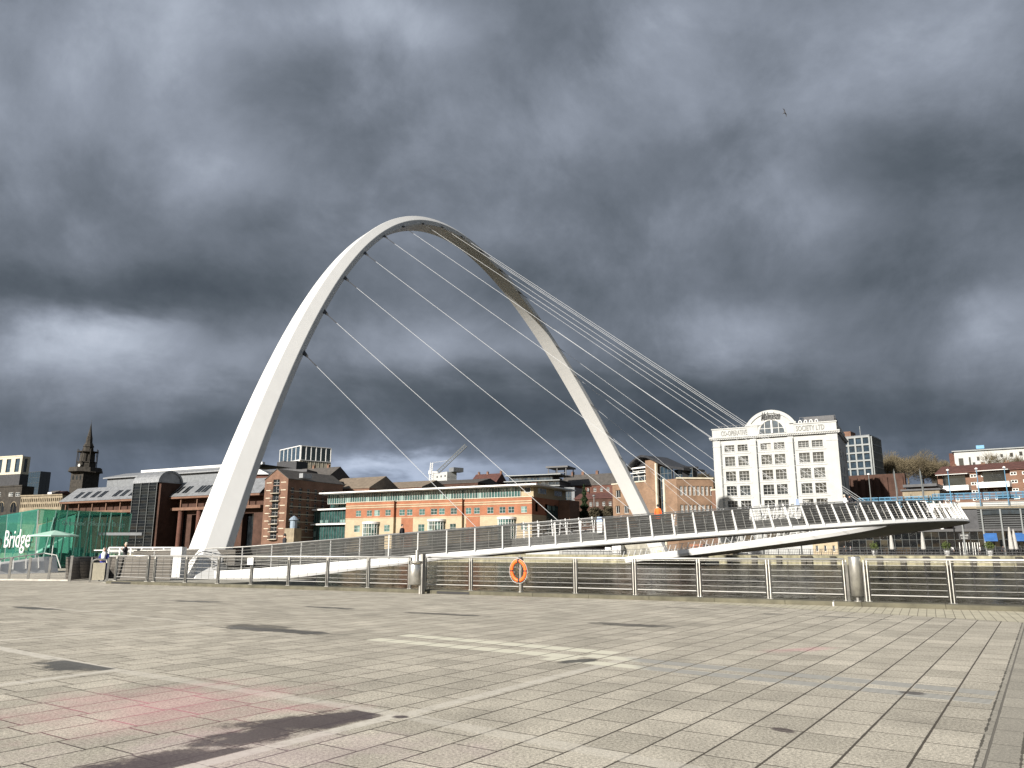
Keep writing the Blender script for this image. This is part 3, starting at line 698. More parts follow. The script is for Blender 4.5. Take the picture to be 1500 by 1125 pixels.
# chain fence stub left of the landing
# ------------------------------------------------------------------ glass pavilion
PZ = 5.0
def pv(px, topy): a, b = ray(px, topy); Y = (PZ-EYE)/b; return Vector((a*Y, Y, 0))
g0, g1, g2 = pv(-60, 766), pv(62, 747), pv(190, 752.5)
pav = empty('glass_pavilion', (g1.x, g1.y, 0), 0, 'low green glass pavilion with large white lettering at the left', 'building')
def gl(p): return p-g1
for (p, q, n) in ((g0, g1, 7), (g1, g2, 8)):
    d = (q-p)/n; nn = Vector((-d.y, d.x, 0)).normalized()
    for k in range(n):
        a = gl(p+d*k)+d*.004; b = gl(p+d*(k+1))-d*.004; sl = nn*-.35
        mb = MB(); vs = [a, b, b+UP*PZ+sl, a+UP*PZ+sl]; mb.add(vs+[v_+nn*.02 for v_ in vs], [(0,1,2,3),(7,6,5,4),(0,4,5,1),(1,5,6,2),(2,6,7,3),(3,7,4,0)])
        fixn(mb.build('glass_panel', M['glass_green'], pav))
        mb = MB(); mb.bar(b, b+UP*PZ+sl*.9, .03, .10); mb.bar(b+nn*.4, b+UP*(PZ-.6)+nn*1.0, .07, .10); mb.build('glass_fin', M['frame_g'], pav)
dB = (g2-g1); nB = Vector((-dB.y, dB.x, 0)).normalized(); dA = (g1-g0)
nA = Vector((-dA.y, dA.x, 0)).normalized()
cr = [gl(g0), gl(g1), gl(g2), gl(g2)+nB*9, gl(g1)+(nB+nA)*5.5, gl(g0)+nA*9]
mb = MB(); mb.prism([(p.x, p.y) for p in [cr[0]+nA*.5, cr[1]+nB*.6, cr[2]+nB*.5, cr[3], cr[4], cr[5]]], PZ-.02, PZ+.12); fixn(mb.build('roof', M['glass_green'], pav))
mb = MB(); mb.add([(p.x, p.y, z_) for z_ in (0, PZ-.1) for p in cr[3:]], [(0,1,4,3),(1,2,5,4)]); mb.build('back_wall', mat('pavilion_inner_wall', (.45,.52,.48), .7), pav)
mb = MB(); mb.prism([(p.x, p.y) for p in cr], 0.01, .25); fixn(mb.build('floor_slab', M['concrete'], pav))
mb = MB()
for k in range(5):
    c = gl(g1)+dB*(.25+.15*k)+nB*(3.5+.5*(k%2)); mb.box(c.x-.5, c.x+.5, c.y-.3, c.y+.3, .25, 1.3+.5*(k%2)); mb.tube([(c.x+1,c.y,0.25),(c.x+1.2,c.y,PZ-.1)], .07, 8)
mb.box(gl(g1).x+3, gl(g1).x+7, 4.0, 4.3, 2.9, 3.15)
mb.build('interior_fittings', M['greywood'], pav)
def text(body, name, p, d, size, z, m, parent, ext=.02, shear=0, normal_off=-.06, width=None, **kw):
    cu = bpy.data.curves.new(name, 'FONT'); cu.body = body; cu.size = size; cu.extrude = ext; cu.shear = shear; cu.resolution_u = 3; cu.offset = kw.pop('bold', 0)
    ob = bpy.data.objects.new(name, cu); COL.objects.link(ob); bpy.context.view_layer.update()
    me = bpy.data.meshes.new_from_object(ob.evaluated_get(bpy.context.evaluated_depsgraph_get())); bpy.data.objects.remove(ob)
    me.materials.clear(); me.materials.append(m); o = bpy.data.objects.new(name, me); COL.objects.link(o)
    d = Vector((d[0], d[1], 0)).normalized(); nn = Vector((-d.y, d.x, 0))
    o.location = Vector((p[0], p[1], 0))+nn*normal_off+UP*z; o.rotation_euler = (R(90), 0, math.atan2(d.y, d.x)); o.parent = parent
    xs = [v.co.x for v in me.vertices]; w0 = max(xs)-min(xs)
    if width: o.scale = (width/w0, 1, 1)
    return tag(o, **kw)
def pav_hit(px, p, q):
    a = (px-750)/(F/CT); d = q-p; k = (p.x-a*p.y)/(a*d.y-d.x); return p+d*k
def pavz(px, py, P_): return EYE+ray(px, py)[1]*P_.y
tp = pav_hit(12, g0, g1); te = pav_hit(50, g0, g1)
text('Bridge', 'lettering', gl(tp), dA, 2.35, pavz(9, 802, tp), M['white'], pav, width=(te-tp).length, normal_off=-.46, bold=0)
tp0 = pav_hit(-85, g0, g1); te0 = pav_hit(2.5, g0, g1)
text('Millennium', 'lettering', gl(tp0), dA, 2.35, pavz(9, 802, tp), M['white'], pav, width=(te0-tp0).length, normal_off=-.46, bold=0)
tp = pav_hit(82, g1, g2); te = pav_hit(175, g1, g2)
text('Gateshead Millennium Bridge', 'lettering_reflection', gl(tp), dB, .62, 3.75, mat('reflected_lettering', (.30,.48,.42), .6), pav, ext=.005, width=(te-tp).length, normal_off=-.40)  # text reflected in the glass, built as thin pale green letters
# parasol set before the glass, the glass's green tint put into its cloth
c = at(77, 806, 62.5); r = empty('parasol', (c.x, c.y, 0), 0, 'open parasol coloured with the green tint of the glass, set in front of the pavilion', 'parasol')
mb = MB(); nseg = 8; vs = [(0,0,3.12)]+[(1.75*math.cos(2*math.pi*k/nseg+.4), 1.75*math.sin(2*math.pi*k/nseg+.4), 2.72) for k in range(nseg)]+[(1.75*math.cos(2*math.pi*k/nseg+.4), 1.75*math.sin(2*math.pi*k/nseg+.4), 2.62) for k in range(nseg)]
mb.add(vs, [(0,1+k,1+(k+1)%nseg) for k in range(nseg)]+[(1+k,9+k,9+(k+1)%nseg,1+(k+1)%nseg) for k in range(nseg)]); mb.build('canopy', M['umbrella_glass_tint'], r)
mb = MB(); mb.tube([(0,0,0),(0,0,3.1)], .03, 8); mb.build('pole', M['white'], r)
# white sloping ramp side at the left
b0, b1 = at(-60, 806, 50.5), at(70, 806, 55.5); b0.z = b1.z = 0; t0 = at(-60, 832, b0.y+.6); t1 = at(64, 815.5, b1.y+.7); mb = MB()
r0, r1 = Vector((t0.x-3, t0.y+4, 0)), Vector((t1.x-2, t1.y+5, 0))
mb.add([b0, b1, t1, t0, Vector((r1.x,r1.y,t1.z)), Vector((r0.x,r0.y,t0.z)), r1, r0, Vector((t1.x+.6,t1.y+1,0))], [(0,1,2,3),(3,2,4,5),(1,8,2),(8,6,4,2),(5,4,6,7),(0,3,5,7)])
aw = fixn(mb.build('ramp', M['white'], label='white sloping ramp side in front of the glass pavilion', cat='ramp'))
mb = MB(); mb.tube([t0+UP*.22, t1+UP*.25, t1+Vector((.8,.2,.1)), t1+Vector((1.2,.2,-.8))], .04, 8)
for k in range(7):
    q = b0+(b1-b0)*(k/6.5); tt_ = t0+(t1-t0)*(k/6.5); mb.bar(q+(tt_-q)*.25+UP*.06, tt_+UP*.22, .07,.05)
mb.build('rail', M['frame_w'], aw)
# ------------------------------------------------------------------ building kit
WC = {}
class Bld:
    def __init__(s, name, label, pl, pr, d, dR=None, base=.6, cat='building', group=None, YL=None, YR=None):
        a, _ = ray(*pl); P0 = Vector((a, 1, 0))*(YL or Yb(a, d)); a, _ = ray(*pr); P1 = Vector((a, 1, 0))*(YR or Yb(a, d if dR is None else dR))
        s.P0, s.P1 = P0, P1; d_ = P1-P0; s.W = d_.length; s.d = d_/s.W; s.n = Vector((-s.d.y, s.d.x, 0)); s.base = base
        s.root = empty(name, (P0.x, P0.y, base), math.atan2(s.d.y, s.d.x), label, cat, group)
        s.H = EYE+ray(*pl)[1]*P0.y-base
    def hit(s, px, py, p0=(0,0), p1=(1,0)):
        """pixel -> (u along p0->p1, local z) on a vertical local plane"""
        a, b = ray(px, py); A = s.P0+s.d*p0[0]+s.n*p0[1]; D = (s.d*(p1[0]-p0[0])+s.n*(p1[1]-p0[1])).normalized()
        k = (a*A.y-A.x)/(D.x-a*D.y); P = A+D*k; return k, EYE+b*P.y-s.base
    def r(s, x0, y0, x1, y1, p0=(0,0), p1=(1,0)):
        ym = (y0+y1)/2; xm = (x0+x1)/2
        u0 = s.hit(x0, ym, p0, p1)[0]; u1 = s.hit(x1, ym, p0, p1)[0]; return (min(u0,u1), max(u0,u1), s.hit(xm, y1, p0, p1)[1], s.hit(xm, y0, p0, p1)[1])
    def part(s, mb, name, m, parent=None, **kw): return mb.build(name, m, parent or s.root, **kw)
    def wallq(s, mb, p0, p1, z0, z1, ops=(), rev=.3, ztop=None):
        p0 = Vector((*p0, 0)); p1 = Vector((*p1, 0)); L = (p1-p0).length; d = (p1-p0)/L; n = Vector((-d.y, d.x, 0))
        ops = [(max(.05,o[0]), min(L-.05,o[1]), max(z0+.02,o[2]), min(z1-.05,o[3])) for o in ops]; ops = [o for o in ops if o[1]-o[0] > .1 and o[3]-o[2] > .1]
        us = sorted({0, L, *[o[0] for o in ops], *[o[1] for o in ops]}); zs = sorted({z0, z1, *[o[2] for o in ops], *[o[3] for o in ops]})
        P = lambda u, z, k=0: p0+d*u+n*k+UP*z
        for u0, u1 in zip(us[:-1], us[1:]):
            for a, b in zip(zs[:-1], zs[1:]):
                uc, zc = (u0+u1)/2, (a+b)/2
                if any(o[0] < uc < o[1] and o[2] < zc < o[3] for o in ops): continue
                mb.quad(P(u0,a), P(u1,a), P(u1,b), P(u0,b))
        for (u0, u1, a, b) in ops:
            mb.quad(P(u0,a), P(u0,b), P(u0,b,rev), P(u0,a,rev)); mb.quad(P(u1,b), P(u1,a), P(u1,a,rev), P(u1,b,rev))
            mb.quad(P(u0,b), P(u1,b), P(u1,b,rev), P(u0,b,rev)); mb.quad(P(u1,a), P(u0,a), P(u0,a,rev), P(u1,a,rev))
        return ops
    def wins(s, p0, p1, ops, nx=2, nz=2, fm='frame_w', gm='glass', rev=.3, fw=.09, name='window', sill=None):
        p0v = Vector((*p0, 0)); d = (Vector((*p1, 0))-p0v).normalized(); n = Vector((-d.y, d.x, 0)); ang = math.atan2(d.y, d.x); out = []
        for (u0, u1, a, b) in ops:
            w, h = u1-u0, b-a; key = (round(w,2), round(h,2), nx, nz, fm, gm, fw, sill)
            if key not in WC:
                mb = MB(); mb.mi = 1; mb.quad((0,0,0),(w,0,0),(w,0,h),(0,0,h)); mb.mi = 0; f = fw
                mb.box(-.02,f,-.06,-.005,-.02,h+.02); mb.box(w-f,w+.02,-.06,-.005,-.02,h+.02); mb.box(f,w-f,-.06,-.005,-.02,f); mb.box(f,w-f,-.06,-.005,h-f,h+.02)
                for k in range(1, nx): x = w*k/nx; mb.box(x-f/2.4,x+f/2.4,-.055,-.005,f,h-f)
                for k in range(1, nz): z = h*k/nz; mb.box(f,w-f,-.05,-.005,z-f/2.6,z+f/2.6)
                if sill: mb.mi = 2; mb.box(-.15,w+.15,-rev-.12,-rev+.25,-.16,-.03)
                WC[key] = mb.mesh(name, [M[fm], M[gm]]+([M[sill]] if sill else []))
            o = bpy.data.objects.new(name, WC[key]); COL.objects.link(o); o.parent = s.root
            P = p0v+d*u0+n*(rev-.005); o.location = (P.x, P.y, a); o.rotation_euler = (0,0,ang); out.append(o)
        return out
    def walls(s, m, z0, z1, D, front=(), right=(), left=(), rev=.3, x0=0, x1=None, y0=0, name='wall', nx=2, nz=2, fm='frame_w', gm='glass', fw=.09, roof='darkroof', par=.0, sill=None):
        x1 = s.W if x1 is None else x1; mb = MB()
        f = s.wallq(mb, (x0,y0), (x1,y0), z0, z1, front, rev); r = s.wallq(mb, (x1,y0), (x1,D), z0, z1, right, rev)
        s.wallq(mb, (x1,D), (x0,D), z0, z1); l = s.wallq(mb, (x0,D), (x0,y0), z0, z1, left, rev)
        o = s.part(mb, name, M[m])
        s.wins((x0,y0), (x1,y0), f, nx, nz, fm, gm, rev, fw, sill=sill); s.wins((x1,y0), (x1,D), r, nx, nz, fm, gm, rev, fw, sill=sill); s.wins((x0,D), (x0,y0), l, nx, nz, fm, gm, rev, fw, sill=sill)
        if roof: mb = MB(); mb.box(x0+.02, x1-.02, y0+.02, D-.02, z1-par-.25, z1-par-.01 if par else z1+.02); s.part(mb, 'roof', M[roof])
        return o
    def grid(s, L, z0, z1, nx, nz, wf=.6, hf=.6, m0=0, zoff=.5):
        cw = (L-2*m0)/nx; ch = (z1-z0)/nz
        return [(m0+cw*(i+.5-wf/2), m0+cw*(i+.5+wf/2), z0+ch*(j+zoff-hf/2), z0+ch*(j+zoff+hf/2)) for i in range(nx) for j in range(nz)]
    def curtain(s, p0, p1, z0, z1, nx, nz, gm='glass', fm='frame_g', fw=.1, name='glazing', zs=None, dep=.1):
        p0 = Vector((*p0, 0)); p1 = Vector((*p1, 0)); d = (p1-p0); L = d.length; d /= L; n = Vector((-d.y, d.x, 0)); mb = MB()
        jit = random.Random(int(L*100))
        for i in range(nx):
            for j in range(nz):
                a = p0+d*(L*i/nx); b = p0+d*(L*(i+1)/nx); za = z0+(z1-z0)*j/nz; zb = z0+(z1-z0)*(j+1)/nz; e = [n*jit.uniform(0,.04) for _ in range(3)]
                mb.quad(a+UP*za+e[0], b+UP*za+e[1], b+UP*zb+e[2], a+UP*zb+e[0]+e[2]-e[1])
        g = s.part(mb, name, M[gm]); mb = MB()
        for i in range(nx+1): q = p0+d*(L*i/nx)-n*(dep/2); mb.bar(q+UP*z0, q+UP*z1, fw, dep, n)
        for j in range(nz+1): z = z0+(z1-z0)*j/nz; mb.bar(p0-n*(dep/2+.003)+UP*z, p1-n*(dep/2+.003)+UP*z, dep, fw)
        mb.build('mullions', M[fm], g); return g
    def gable(s, m, x0, x1, y0, y1, ze, zr, axis='y', over=.4, wallm=None, name='roof', hip=0):
        mb = MB(); t = .18
        if axis == 'y':
            xm = (x0+x1)/2; a = (x0-over, ze-(zr-ze)*over/(xm-x0)); b = (x1+over, a[1]); A, B_ = y0-over, y1+over
            pr = [(a[0],a[1]),(xm,zr),(b[0],b[1]),(b[0],b[1]+t),(xm,zr+t*1.2),(a[0],a[1]+t)]
            mb.xprism(pr, A, B_)
            if wallm:
                g = MB(); g.add([(x0,y0,ze-.01),(x1,y0,ze-.01),(xm,y0,zr-.02)], [(0,1,2)]); s.part(g, 'gable', M[wallm]); g = MB(); g.add([(x1,y1,ze-.01),(x0,y1,ze-.01),(xm,y1,zr-.02)], [(0,1,2)]); s.part(g, 'gable', M[wallm])
        else:
            ym = (y0+y1)/2; a = (y0-over, ze-(zr-ze)*over/(ym-y0)); b = (y1+over, a[1])
            pr = [(a[0],a[1]),(b[0],b[1]),(b[0],b[1]+t),(ym,zr+t*1.2),(a[0],a[1]+t)]
            n = 5; X0, X1 = x0-over, x1+over
            vs = [((X0+(hip if i == 3 else 0)), p[0], p[1]) for i, p in enumerate(pr)]+[((X1-(hip if i == 3 else 0)), p[0], p[1]) for i, p in enumerate(pr)]
            mb.add(vs, [tuple(range(n))[::-1], tuple(range(n,2*n))]+[(i,(i+1)%n,n+(i+1)%n,n+i) for i in range(n)])
            if wallm and not hip:
                g = MB(); g.add([(x1,y0,ze-.01),(x1,y1,ze-.01),(x1,ym,zr-.02)], [(0,1,2)]); s.part(g, 'gable', M[wallm]); g = MB(); g.add([(x0,y1,ze-.01),(x0,y0,ze-.01),(x0,ym,zr-.02)], [(0,1,2)]); s.part(g, 'gable', M[wallm])
        return fixn(s.part(mb, name, M[m]))
    def box(s, name, m, *a, parent=None): mb = MB(); mb.box(*a); return s.part(mb, name, M[m], parent)
    def chimneys(s, m, xs, y, z0, h=1.6, w=.9):
        for x in xs:
            mb = MB(); mb.box(x-w/2,x+w/2,y-.4,y+.4,z0,z0+h); mb.box(x-w/2-.08,x+w/2+.08,y-.48,y+.48,z0+h,z0+h+.15)
            for k in (-.25,.25): mb.lathe([(.1,0),(.12,.4),(.08,.4)], 8, (x+k,y,z0+h+.15))
            s.part(mb, 'chimney', M[m])
# ------------------------------------------------------------------ buildings, left to right
# --- cream modern block at the far left with an older dark stone building in front
B = Bld('apartment_block', 'cream modern block with tall dark windows at the far left edge', (-30,672), (33,671), 150, 155)
B.walls('stone_trim', 0, B.H, 6, front=B.grid(B.W, B.H-11.5, B.H-1.0, 5, 1, .52, .9), right=B.grid(6, B.H-11.5, B.H-1.0, 1, 1, .4, .9), nx=2, nz=3, fm='frame_d', gm='glass_blue', rev=.6)
B.box('dark_storeys', 'darkroof', -.3, B.W+.3, -.35, 6, 0, B.H-12.5); B.box('parapet', 'stone_trim', -.3, B.W+.3, -.3, .2, B.H-.01, B.H+.7)
B = Bld('stone_building', 'old sooty stone building with two white windows and round arches at the left edge', (-30,715), (32,716), 90, 92)
ops = [B.r(12,721,19,727), B.r(22,721,29,727), B.r(-6,721,1,727)]
B.walls('stone_dark', 0, B.H, 7, front=ops, nx=2, nz=2, fw=.22, gm='glass')
for x in (20, 2):
    u, z = B.hit(x, 742); mb = MB(); pr = [(u-2.4,z-3.2),(u-2.4,z)]+[(u-2.4*math.cos(a), z+2.4*math.sin(a)) for a in [math.pi*k/10 for k in range(1,10)]]+[(u+2.4,z),(u+2.4,z-3.2)]
    mb.xprism(pr, -.06, .3); B.part(mb, 'arched_window', M['glass_black'])
    mb = MB(); mb.tube([(u-2.55*math.cos(a), -.1, z+2.55*math.sin(a)) for a in [math.pi*k/12 for k in range(13)]], .25, 6); mb.bar((u,-.12,z-3),(u,-.12,z+2.4),.2,.1); B.part(mb, 'arch_surround', M['stone'])
B.box('base_wall', 'redbrick', -.2, B.W+.2, -.4, -.05, 0, 5.0); B.box('cornice', 'stone_dark', -.3, B.W+.4, -.4, 0, B.H-.2, B.H+.5)
# --- blue glass tower far away
B = Bld('glass_tower', 'distant dark blue glass tower rising behind the low stone terrace at the left', (38.5,692), (59.5,691.5), 560, 560)
B.walls('darkroof', 0, B.H, 16, roof='darkroof'); B.curtain((0,-.3),(B.W,-.3), 1, B.H-.5, 6, 14, 'glass_blue', 'frame_d', .4); B.curtain((B.W+.2,0),(B.W+.2,16), 1, B.H-.5, 3, 14, 'glass_black', 'frame_d', .4)
# --- low terrace of stone with many columns
B = Bld('stone_terrace', 'low grey stone terrace with rows of small openings between the left edge and the courthouse', (31,727), (91,731), 70, 74)
B.walls('stone', 0, B.H, 12, front=B.grid(B.W, B.H-6.2, B.H-.8, 22, 2, .5, .62), nx=1, nz=1, fm='stone_dark' if False else 'frame_d', gm='glass_black', rev=.5)
B.box('cornice', 'stone', -.3, B.W+.3, -.5, 0, B.H-.1, B.H+.5)
B = Bld('red_house', 'tiny distant red-brick house with white gables above the stone terrace', (69,724), (90,724), 200, 200)
B.walls('redbrick', 0, B.H, 8, front=B.grid(B.W, B.H-3, B.H-.3, 7, 1, .5, .6), nx=1, nz=1)
B.gable('slate', 0, B.W*.5, 0, 8, B.H, B.H+2.6, 'x', wallm='white'); B.gable('redroof', B.W*.5+.5, B.W, 0, 8, B.H, B.H+2.0, 'x', wallm='white'); B.box('gable_end', 'white', 1, 6, -.3, 0, B.H-1, B.H+1.4)
# --- church tower
B = Bld('church_tower', 'dark stone church steeple with a clock face above the courthouse roof', (104.5,692), (122.5,691), 260, 261)
W = B.W; base_z = B.H-9
def zc(py): return B.hit(121, py)[1]
ux = lambda px, py=680: B.hit(px, py)[0]
mb = MB(); cx = W/2
z1 = zc(692); mb.box(0, W, 0, W, 0, z1); mb.box(-.5, W+.5, -.5, W+.5, z1, z1+.9); B.part(mb, 'tower', M['stone_dark'])
for k in range(3):
    mb = MB(); xx = W*(.2+.3*k); mb.xprism([(xx-.9,z1-6),(xx-.9,z1-3),(xx,z1-2),(xx+.9,z1-3),(xx+.9,z1-6)], -.1, .2); B.part(mb, 'arched_window', M['glass_black'])
mb = MB(); mb.xprism([(0,z1+.5),(W*.34,z1+.5),(W*.17,z1+3.8)], -.2, .2); B.part(mb, 'pediment', M['stone'])
z2 = zc(684); z3 = zc(661)
def octa(mb, r0, za, r1, zb, n=8, off=math.pi/8): mb.lathe([(r0,za),(r1,zb)], n, (cx, W/2, 0), off, off+2*math.pi)
r_ = W*.92
mb = MB(); octa(mb, r_*.98, z1+.9, r_*.90, z2); octa(mb, r_*.52, z2, r_*.50, zc(676)); octa(mb, r_*.56, zc(676), r_*.56, zc(675)); octa(mb, r_*.56, zc(675), r_*.4, zc(675)+.01); octa(mb, r_*.44, zc(675), r_*.42, z3); octa(mb, r_*.62, z3, r_*.62, z3+.6); octa(mb, r_*.62, z3+.6, .1, z3+.62); octa(mb, r_*.62, z3, .1, z3-.01)
B.part(mb, 'clock_stage', M['stone_dark'])
for k in range(8):
    a = math.pi/8+math.pi/4*k; x, y = cx+r_*.57*math.cos(a), W/2+r_*.57*math.sin(a); mb = MB(); mb.tube([(x,y,zc(684)),(x,y,z3)], .33, 6); mb.lathe([(.4,z3+.6),(.25,z3+1.6),(.45,z3+1.9),(0,z3+3)], 8, (x,y,0)); B.part(mb, 'column', M['stone_dark'])
mb = MB(); mb.lathe([(1.45,0),(1.45,.25),(0,.26)], 20); ck = B.part(mb, 'clock_face', mat('clock_dial', (.45,.46,.44), .6)); ck.rotation_euler = (R(90),0,0); ck.location = (cx+W*.10, W/2-r_*.56, zc(681.5))
mb = MB(); mb.bar((0,0,.3),(.2,1.1,.3),.14,.05); mb.bar((0,0,.3),(.7,-.3,.3),.16,.05); h = mb.build('clock_hands', M['black'], ck)
mb = MB(); octa(mb, r_*.31, z3+.6, r_*.28, zc(653)); octa(mb, r_*.33, zc(653), r_*.20, zc(647)); octa(mb, r_*.19, zc(647), r_*.17, zc(639)); octa(mb, r_*.15, zc(639), r_*.07, zc(628)); octa(mb, r_*.07, zc(628), .05, zc(617)); B.part(mb, 'spire', M['stone_dark'])
for k in range(4):
    a = math.pi/2*k+.3
    for zz, rr in ((zc(653), r_*.30), (zc(641), r_*.17)): mb = MB(); mb.lathe([(.3,0),(.15,1.8),(0,2.6)], 6, (cx+rr*math.cos(a), W/2+rr*math.sin(a), zz)); B.part(mb, 'pinnacle', M['stone_dark'])
mb = MB(); mb.tube([(cx,W/2,zc(617)),(cx,W/2,zc(613))], .1, 5); B.part(mb, 'finial', M['darkmetal'])
# --- courthouse
B = Bld('courthouse', 'long brick courthouse with zinc mansard roof, skylights and a dark glass stair tower', (90,732), (382,719), 30, 30)
W = B.W; ze = (B.hit(100,733)[1]+B.hit(300,728)[1])/2; zr = ze+5.6; u = lambda px: B.hit(px, 760)[0]
mb = MB(); B.wallq(mb, (0,3.2), (W,3.2), 0, ze-.6, [(x, x+5.2, .5, ze-6.4) for x in [u(246)+i*8.4 for i in range(9)] if x+5.4 < W], 2.2); mb.box(0,.4,3.2,22,0,ze-.6); B.part(mb, 'wall', M['darkbrick'])  # shade under the eaves put into the dark brick of this recessed wall
B.box('inner_wall', 'glass_black', .5, W-.5, 5.4, 5.6, 0, ze-1)
mb = MB(); mb.box(-.4,W,-.5,3.4,ze-.75,ze-.05); B.part(mb, 'eaves_band', M['brown'])
mb = MB(); mb.box(-.2,W,.2,3.4,ze-4.9,ze-3.9); B.part(mb, 'lintel_band', M['brown'])
for i in range(13):
    x = W*(i+.3)/13
    mb = MB(); mb.box(x-.22,x+.22,.4,.9,ze-4,ze-.7); B.part(mb, 'balcony_post', M['brown'])
for px in (232,259,286,300,330):
    x = u(px); mb = MB(); mb.lathe([(1.0,0),(.95,ze-4.9)], 16, (x,1.6,0)); mb.smooth = True; B.part(mb, 'column', M['redbrick'])  # overhang shade on the columns put into their darkened brick colour
mb = MB(); ys = 5.2
mb.add([(-.6,-.7,ze),(W+.3,-.7,ze),(W+.3,ys,zr),(1.6,ys,zr)], [(0,1,2,3)]); mb.add([(-.6,-.7,ze),(1.6,ys,zr),(1.6,22,zr),(-.6,22,ze)], [(0,1,2,3)]); mb.box(1.6,W,ys,22,ze,zr-.02); B.part(mb, 'mansard_roof', M['ribroof'])
sl = lambda f: (-.7+(ys+.7)*f, ze+(zr-ze)*f)
for px in (103,114,127,138,159,170,183,  250,262,281,290,318,330):
    x = u(px)
    for k in range(2):
        mb = MB(); a, b = sl(.22), sl(.68); X = x+k*1.45-.6
        mb.add([(X,a[0]-.06,a[1]+.08),(X+1.1,a[0]-.06,a[1]+.08),(X+1.7,b[0]-.06,b[1]+.08),(X+.6,b[0]-.06,b[1]+.08)], [(0,1,2,3)]); B.part(mb, 'skylight', M['glass_black'])
# barrel-roofed stair tower
x0, x1 = B.hit(191,760,(0,-5),(1,-5))[0], B.hit(226,760,(0,-5),(1,-5))[0]; zt = B.hit(205,708,(0,-5),(1,-5))[1]; yd = 4.5
mb = MB(); mb.box(x0+.1,x1-.1,-4.8,yd,0,zt); st = B.part(mb, 'stair_tower', M['glass_black']); B.curtain((x0,-5),(x1,-5), 0, zt, 3, 24, 'glass_black', 'frame_d', .08)
for k in range(4): xx = x0+(x1-x0)*k/3; B.box('stair_mullion', 'frame_g', xx-.08, xx+.08, -5.25, -5.05, 0, zt)
mb = MB(); xr0, xr1 = x0-.4, x1+.5; n = 12; hh = 4.2; yc = (-5+yd)/2; ry = (yd+5)/2+.3; pr = [(yc-ry*math.cos(math.pi*k/n), zt+hh*math.sin(math.pi*k/n)) for k in range(n+1)]
mb.yprism(pr, xr0, xr1); B.part(mb, 'barrel_roof', M['ribroof'])
pr = [(yc-(ry+.25)*math.cos(math.pi*k/n), zt+(hh+.25)*math.sin(math.pi*k/n)) for k in range(n+1)]+[(yc-(ry-.4)*math.cos(math.pi*k/n), zt+(hh-.4)*math.sin(math.pi*k/n)) for k in range(n,-1,-1)]
mb = MB(); mb.yprism(pr, xr1-.2, xr1+.5); B.part(mb, 'roof_rim', M['metalroof']); B.box('stair_side', 'darkbrick', x1+.02, x1+1.2, -4.4, yd, 0, zt)
# upper long roof behind
A0, A1 = B.hit(158, 696, (0,20), (1,20)), B.hit(372, 684, (0,20), (1,20)); zu = (A0[1]+B.hit(300,683,(0,20),(1,20))[1])/2
xb = B.hit(194, 690, (0,20), (1,20))[0]
mb = MB(); mb.box(A0[0], A1[0], 20, 40, ze, zu-1.6); B.part(mb, 'upper_storey', M['greywood'])
mb = MB(); mb.add([(A0[0]-1,18.6,zu-1.6),(A1[0],18.6,zu-1.6),(A1[0],24,zu+.3),(A0[0]+6,24,zu+.3),(A1[0],40,zu+.3),(A0[0]+6,40,zu+.3)], [(0,1,2,3),(3,2,4,5)]); mb.box(A0[0]-1,A1[0],18.6,19,zu-2.1,zu-1.61); B.part(mb, 'upper_roof', M['metalroof'])
B.box('roof_ridge', 'white', xb, A1[0], 24, 25.4, zu+.31, zu+1.2)
# brick block and curved roof at the right end
B = Bld('brick_block', 'dark red brick block with a curved metal roof edge behind the near arch leg', (352,690), (396,694), 40, 44)
B.walls('redbrick', 0, B.H-1.5, 26, front=B.grid(B.W, 3, B.H-5, 3, 5, .3, .35), nx=1, nz=1, gm='glass_black', roof='slate')
mb = MB(); n = 8; pr = [(x_, z_) for x_, z_ in [(B.W*(.35+.65*k/n), B.H-1.4+2.6*math.sin(math.pi*.5*(1-k/n))) for k in range(n+1)]]+[(B.W*.35, B.H-1.4)]
mb.xprism(pr, -1, 24); B.part(mb, 'curved_roof', M['metalroof'])
B.box('roof_slab', 'darkroof', B.W*.3, B.W*1.9, 8, 22, B.H+.3, B.H+1.2)
# --- warehouse with balconies
B = Bld('warehouse', 'tall brick riverside warehouse with stacked iron balconies on its gable', (388.5,703), (422.5,701), 14, 14)
W = B.W; ze = (B.hit(388.5,703)[1]+B.hit(422.5,701)[1])/2; zr = B.hit(407,687.5)[1]
D = B.hit(457, 750, (W,0), (W,1))[0]+14
rows = [703.5+11.2*i for i in range(9)]
zrow = [B.hit(405, y)[1] for y in rows]; st = abs(zrow[0]-zrow[1])
ops = [(W*.36, W*.64, zrow[i]-1.5, zrow[i]+.6) for i in range(8)]
side = [(x, x+1.3, zrow[i]-1.6, zrow[i]+.1) for i in range(1,7) for x in [1.5+3.4*k for k in range(int((D-2)/3.4))]]
B.walls('brown', 0, ze, D, front=ops, right=side, nx=2, nz=2, roof=None, fw=.07, gm='glass_black'); B.gable('slate', 0, W, 0, D, ze, zr, 'y', .2, 'brown')
for i in range(8):
    z = zrow[i]-1.7; B.box('stone_band', 'stone_trim', W*.08, W*.3, -.06, .0, z+.9, z+1.12); B.box('stone_band', 'stone_trim', W*.7, W*.92, -.06, .0, z+.9, z+1.12)
    if i: B.box('side_band', 'stone_trim', W, W+.05, 1, D-1, z+.7, z+.88)
